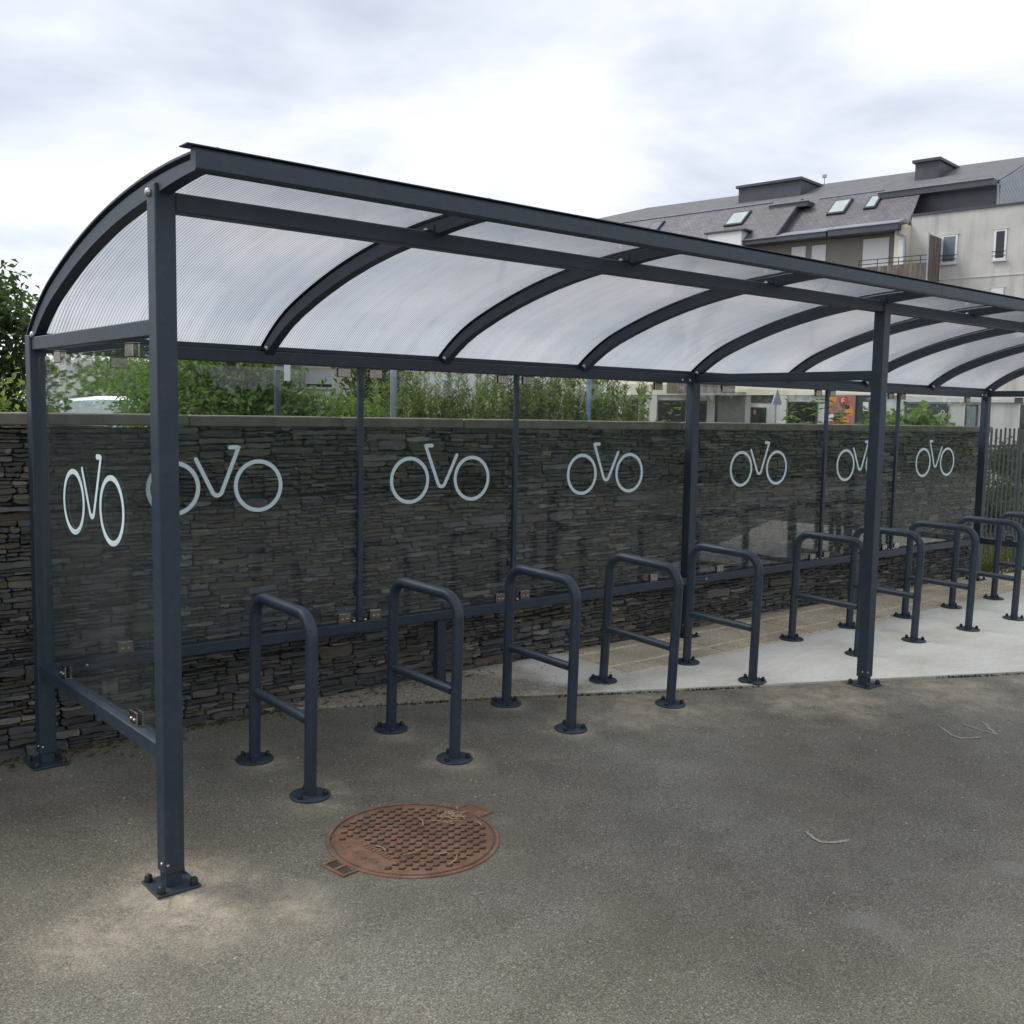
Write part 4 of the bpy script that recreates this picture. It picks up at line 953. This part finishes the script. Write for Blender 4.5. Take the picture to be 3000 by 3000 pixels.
hp = dep(640, 1190, 38); h2 = house('slate_house', (hp[0], hp[1], 0), ang+.1, 2.3, 7, 4.9, 2.2, M['zinc'], 'dark slate-clad house partly hidden by the green bush')
hp = dep(1064, 1190, 50); h3 = house('white_house', (hp[0], hp[1], 0), ang-.05, 9.5, 8, 4.6, 2.2, M['cream'], 'pale siding house behind the upright shrubs', [(1.0, 2.0, 2.8, 4.0, 0), (5.2, 6.2, 2.8, 4.0, 1)])
for zc in (2.6, 3.15, 3.7): BX('siding_board', M['white'], h3, .02, 9.48, -.025, -.001, zc, zc+.50)
hp = dep(110, 1190, 34); house('grey_house', (hp[0], hp[1], 0), ang+.15, 2.6, 7, 3.0, .5, M['greywall'], 'plain grey house wall beyond the van seen through the end glass')

# ------------------------------------------------------------------ apartment block
AA = R_(90+7.7)
apt = tag(empty('apartment_block', (44.9, 19.5, 0), AA), 'large apartment block with slate mansard roof and stained concrete end', 'building')
def q3(u, w_, z): return (u, -w_, z)      # u along the facade, w_ depth behind it
def AB(name, mat, u0, u1, w0, w1, z0, z1, par=None, bev=0): return BX(name, mat, par or apt, u0, u1, -w1, -w0, z0, z1, bev)
AB('concrete_wall', M['bconc'], -9, 2.70, 0, 11, 0, 11.33)
AB('parapet_cap', M['zinc'], -9.05, 2.72, -.06, .30, 11.331, 11.43)
for z in (8.30, 5.6): AB('floor_joint', M['bconc2'], -9, 2.68, -.03, -.001, z, z+.06)
for u in (-3.3, -6.2): AB('panel_joint', M['beige'], u, u+.03, -.006, -.001, 3.2, 8.29)
def awin(u0, u1, z0, z1, glass='blueglass', bar=True, sh_=0., deep=0):
    w_ = AB('window', M['white'], u0, u1, -.03, .05, z0, z1)
    fw_ = .09; zs = z1-(z1-z0)*sh_
    if sh_ < 1:
        AB('pane', M[glass], u0+fw_, u1-fw_, -.036, -.0305, z0+fw_, min(zs, z1-fw_), w_)
    if sh_ > 0: AB('roller_shutter', M['shutter'], u0+.03, u1-.03, -.05, -.0305, zs, z1-.02, w_)
    AB('sill', M['bconc2'], u0-.06, u1+.06, -.12, -.0305, z0-.07, z0-.002, w_)
    AB('reveal', M['bconc2'], u0-.05, u1+.05, -.05, -.0305, z1+.002, z1+.06, w_)
    if bar:
        AB('guard_rail', M['darkframe'], u0-.03, u1+.03, -.14, -.12, z0+.34, z0+.375, w_); AB('guard_rail', M['darkframe'], u0-.03, u1+.03, -.14, -.12, z0+.16, z0+.19, w_)
    return w_
awin(.54, 1.26, 9.02, 10.32); awin(-1.58, -1.05, 9.0, 10.34, 'darkglass'); awin(-4.6, -3.9, 9.02, 10.32)
awin(-1.60, -1.05, 6.45, 7.78, sh_=1, bar=False); awin(.45, 1.20, 6.45, 7.70, sh_=1, bar=False)
# left wing: walls
AB('render_wall', M['beige'], 2.71, 33, .02, 11, 8.3, 11.2)
AB('cream_wall', M['cream'], 2.71, 33, .0, 11, 3.62, 8.75)
AB('cream_return', M['cream'], 2.705, 3.25, -.55, .0, 8.752, 10.9)
AB('side_door', M['white'], 2.80, 3.05, -.57, -.5505, 8.9, 10.2)
def slat_shut(u0, u1, z0, z1, part=1.0):
    s_ = AB('roller_shutter', M['shutter'], u0, u1, -.02, .019, z1-(z1-z0)*part, z1)
    if part < 1: AB('pane', M['darkglass'], u0, u1, -.012, .019, z0, z1-(z1-z0)*part-.01, s_)
slat_shut(8.0, 8.77, 8.8, 10.47); slat_shut(6.92, 7.66, 8.8, 10.45, .66); slat_shut(3.72, 5.0, 8.75, 10.5)
# steep mansard slopes
def slope(u0, u1, zb=10.9, wb=-.30, zt=13.28, wt=2.5, u0t=None, name='mansard_slope'):
    u0t = u0 if u0t is None else u0t
    return quad_uv(name, [q3(u1, wb, zb), q3(u0, wb, zb), q3(u0t, wt, zt), q3(u1, wt, zt)], M['slate'], apt)
slope(2.75, 9.3, u0t=3.2); slope(9.3, 33, wb=-.9, wt=1.9)
MB().prism([(-.9, 10.86), (-.25, 10.86), (2.5, 13.2), (1.9, 13.24)], lambda a, c_, tt: (tt, -a, c_), 9.26, 9.299).build('roof_cheek', M['zinc'], apt)
AB('roof_void', M['zinc'], 3.3, 32.9, 2.2, 10, 11.2, 12.5)
for (u0, u1, z0, z1, d_) in ((6.55, 11.1, 10.70, 10.93, .85), (2.95, 6.4, 10.66, 10.95, .95), (11.1, 33, 10.62, 10.86, .5)):
    g_ = AB('eaves_fascia', M['zinc'], u0, u1, -d_, .0, z0, z1); AB('gutter_edge', M['zinclight'], u0, u1, -d_-.04, -d_+.14, z1+.001, z1+.035, g_)
    quad_uv('eaves_slope', [q3(u1, -d_, z1+.03), q3(u0, -d_, z1+.03), q3(u0, -.1, z1+.30), q3(u1, -.1, z1+.30)], M['zinclight'], g_)
g_ = AB('upper_fascia', M['zinc'], -.3, 5.15, 1.75, 2.6, 12.70, 12.99); AB('gutter_edge', M['zinclight'], -.32, 5.17, 1.70, 1.82, 12.991, 13.03, g_)
g_ = AB('upper_fascia', M['zinc'], 8.7, 10.9, 1.35, 2.6, 12.75, 13.0); AB('gutter_edge', M['zinclight'], 8.65, 10.95, 1.30, 1.42, 13.001, 13.04, g_)
AB('attic_wall', M['zinc'], -.3, 3.6, 2.3, 3, 11.3, 12.71)
AB('ridge_flashing', M['zinclight'], 5.2, 8.6, 2.42, 2.58, 13.25, 13.33); AB('ridge_flashing', M['zinclight'], 11.0, 33, 1.80, 2.58, 13.25, 13.33)
quad_uv('upper_roof', [q3(23.5, 2.45, 13.26), q3(-.35, 2.45, 13.03), q3(-.35, 8, 15.2), q3(23.5, 8, 15.38)], M['roof2'], apt)
quad_uv('hip_slope', [q3(33, 2.45, 13.26), q3(23.5, 2.45, 13.26), q3(23.5, 8, 15.37), q3(33, 8, 14.30)], M['roof2'], apt)
quad_uv('slate_clad_gable', [q3(-.36, 13.5, 11.35), q3(-.36, 2.3, 11.35), q3(-.36, 2.45, 12.98), q3(-.36, 8, 15.12), q3(-.36, 13.5, 13.0)], M['clad'], apt)
MB().tube([q3(-.33, 2.2, 12.8), q3(-.38, 2.2, 12.4), q3(-.40, 2.2, 11.4)], .05, 8).build('downpipe', M['zinclight'], apt)
for (u0, u1, z0) in ((11.0, 14.9, 15.0), (3.45, 4.66, 14.95)):
    b = MB(); b.prism([(5.0, 13.6), (5.0, z0), (8.6, z0-.02), (8.6, 14.6)], lambda a, c_, tt: (tt, -a, c_), u0, u1); d_ = b.build('roof_dormer', M['zinc'], apt)
    AB('dormer_cap', M['zinc'], u0-.1, u1+.12, 4.85, 8.6, z0+.001, z0+.14, d_)
    quad_uv('dormer_cheek', [q3(u0, 5.0, 14.1), q3(u0-1.5, 7.6, 14.95), q3(u0, 7.6, z0)], M['zinc'], d_)
MB().tube([q3(10.1, 6, 14.2), q3(10.1, 6, 15.2)], .02, 6).box(10.02, 10.22, -6.08, -5.97, 15.15, 15.32).build('roof_aerial', M['zinclight'], apt)
# skylights lie on the slope plane
sl_dir = np.array([0, -2.8, 2.38]); sl_dir /= np.linalg.norm(sl_dir); sl_n = np.array([0, 2.38, 2.8]); sl_n /= np.linalg.norm(sl_n)
def skylight(u0, u1, w0, w1, mat='skyglass'):
    def at_(u, w_, off): return np.array([u, -w_+(.6 if u > 9.3 else 0), 10.9+(w_+.30)*.85])+sl_n*off
    V = []; F = []
    fr_ = MB()
    for (a, b_, c_, d_, off, tgt) in ((u0, u1, w0, w1, .10, fr_),):
        top = [at_(a, c_, off), at_(b_, c_, off), at_(b_, d_, off), at_(a, d_, off)]; bot = [p-sl_n*off for p in top]
        tgt.add(top+bot, [(0, 1, 2, 3), (0, 4, 5, 1), (1, 5, 6, 2), (2, 6, 7, 3), (3, 7, 4, 0)])
    f_ = fr_.build('skylight', M['darkframe'], apt); i_ = .09
    MB().add([at_(u0+i_, w0+i_, .112), at_(u1-i_, w0+i_, .112), at_(u1-i_, w1-i_, .112), at_(u0+i_, w1-i_, .112)], [(0, 1, 2, 3)]).build('pane', M[mat], f_)
skylight(6.55, 7.5, 1.05, 2.05); skylight(5.0, 5.6, 1.15, 2.05); skylight(11.9, 13.0, .95, 1.95); skylight(17.5, 18.3, 1.1, 2.05, 'blueglass'); skylight(20.3, 20.9, 1.2, 2.0)
# white recessed loggia breaking the slope
lg = AB('roof_loggia', M['white'], 11.12, 13.1, -1.0, .9, 10.2, 11.42); AB('loggia_cap', M['zinc'], 10.9, 13.3, -1.1, .95, 11.421, 11.50, lg)
# timber balcony and partition, board by board
bal = AB('balcony', M['bconc'], 1.30, 4.52, -1.5, -.001, 8.08, 8.22)
for i in range(21):
    u = 1.32+i*.152; BX('timber_board', M['timber'], bal, u, u+.144, 1.50+rs.uniform(0, .012), 1.525, 8.12+rs.uniform(-.01, .01), 8.94, 0)
for i in range(10):
    w_ = .03+i*.148; BX('timber_board', M['timber'], bal, 1.262+rs.uniform(0, .008), 1.29, w_, w_+.14, 8.05, 10.18, 0)
BX('partition_post', M['galv'], bal, 1.24, 1.30, 1.505, 1.565, 8.05, 10.24)
for z in (9.05, 9.25): BX('railing_bar', M['darkframe'], bal, 1.31, 4.52, 1.50, 1.53, z, z+.035)
for u in (1.6, 2.6, 3.6, 4.48): BX('railing_post', M['darkframe'], bal, u, u+.03, 1.47, 1.499, 8.22, 9.28)
MB().tube([q3(3.12, -.62, 10.75), q3(3.1, -.60, 10.5), q3(2.75, -.55, 10.35), q3(2.7, -.60, 10.0), q3(2.7, -.60, 8.23)], .05, 8).build('downpipe', M['zinclight'], apt)
# first floor balcony seen under the shelter beam
b2 = AB('balcony', M['bconc'], 11.0, 15.3, -1.2, -.001, 3.04, 3.16)
for i in range(28):
    u = 11.02+i*.152; BX('timber_board', M['timber'], b2, u, u+.145, 1.20+rs.uniform(0, .012), 1.225, 3.10, 4.1)
# ground floor frontage
AB('ground_floor_wall', M['bconc2'], 2.71, 33, .02, 11, 0, 3.02)
AB('white_band', M['cream'], 2.72, 32.9, -.12, .019, 3.03, 3.61)
def opening(u0, u1, z1, mat, fr_=True):
    w_ = AB('shop_opening', M['darkframe'], u0, u1, -.03, .019, .0, z1)
    AB('pane', M[mat], u0+.07, u1-.07, -.036, -.0305, .1, z1-.08, w_); return w_
opening(18.0, 19.0, 2.74, 'darkglass'); opening(14.8, 16.6, 2.72, 'darkglass'); opening(13.45, 14.2, 2.7, 'darkglass')
AB('recess_wall', M['greywall'], 11.1, 12.75, -.02, .019, 0, 3.0); AB('recess_post', M['darkframe'], 12.75, 12.9, -.05, .019, 0, 3.0)
dr = opening(9.84, 10.74, 2.37, 'darkglass'); AB('door_notice', M['pink'], 10.42, 10.55, -.05, -.037, 2.0, 2.25, dr)
AB('louvre', M['louvre'], 8.75, 10.74, -.02, .019, 2.62, 3.0)
opening(7.0, 8.6, 2.68, 'darkglass')
for u in (19.05, 16.65, 14.25, 8.65): AB('pilaster', M['bconc2'], u, u+.42, -.10, .0195, 0, 3.02)
lamp = MB().lathe([(.02, -.16), (.11, -.12), (.16, 0), (.11, .12), (.02, .16)], q3(18.6, -.14, 2.95), 14).build('globe_lamp', M['white'], apt, True)
# generic abstract mural panel on the ground floor
mu_ = AB('mural_panel', M['pink'], 4.95, 6.45, -.14, .0, .6, 3.02)
def blobm(name, mat, cu, cz_, ru, rz_, off, n=9, seed=0):
    rg = random.Random(seed); pts_ = [(cu+ru*math.cos(2*math.pi*k/n)*rg.uniform(.7, 1.15), cz_+rz_*math.sin(2*math.pi*k/n)*rg.uniform(.7, 1.15)) for k in range(n)]
    MB().prism(pts_, lambda a, c_, tt: (a, tt, c_), .1405, .1405+off).build(name, mat, mu_)
blobm('painted_shape', M['red'], 5.55, 2.72, .34, .26, .002, seed=1); blobm('painted_shape', M['orange'], 6.15, 2.78, .24, .2, .003, seed=2); blobm('painted_shape', M['orange'], 5.25, 2.25, .24, .3, .004, seed=3)
blobm('painted_shape', M['white'], 5.6, 2.78, .09, .12, .006, seed=4); blobm('painted_shape', M['navy'], 5.38, 2.42, .17, .12, .007, seed=5); blobm('painted_shape', M['red'], 6.0, 1.7, .3, .3, .003, seed=6); blobm('painted_shape', M['white'], 6.15, 1.9, .2, .22, .005, seed=7); blobm('painted_shape', M['orange'], 5.45, 1.75, .25, .25, .005, seed=8)
AB('dark_column', M['darkframe'], 4.2, 4.94, -.1, .0195, 0, 3.0); AB('meter_box', M['white'], 4.28, 4.55, -.16, -.101, 2.25, 2.68)
# concrete end ground floor
AB('lintel_band', M['bconc2'], -9, 2.69, -.10, -.0005, 2.70, 3.05)
sh_ = opening(.52, 2.55, 2.62, 'darkglass'); sh_.location.y = .03
s2 = opening(-.80, -.25, 2.60, 'blueglass'); s2.location.y = .03; s3 = opening(-4.4, -2.62, 2.60, 'darkglass'); s3.location.y = .03
for u in (-.24, -2.6): AB('panel_rib', M['bconc2'], u, u+.05, -.05, -.0006, 0, 2.69)
fc = bpy.data.curves.new('lettering', 'FONT'); fc.body = 'L.club'; fc.size = .42; fc.extrude = .004
fo = bpy.data.objects.new('lettering_tmp', fc); COL.objects.link(fo); bpy.context.view_layer.update()
me = bpy.data.meshes.new_from_object(fo.evaluated_get(bpy.context.evaluated_depsgraph_get())); bpy.data.objects.remove(fo); me.materials.clear(); me.materials.append(M['bconc2'])
lt = link('shop_lettering', me, sh_)
# text x-axis must run up the pane, its face towards the street
lt.matrix_local = Matrix(((0, 1, 0, .66), (0, 0, 1, .042), (1, 0, 0, 1.35), (0, 0, 0, 1)))
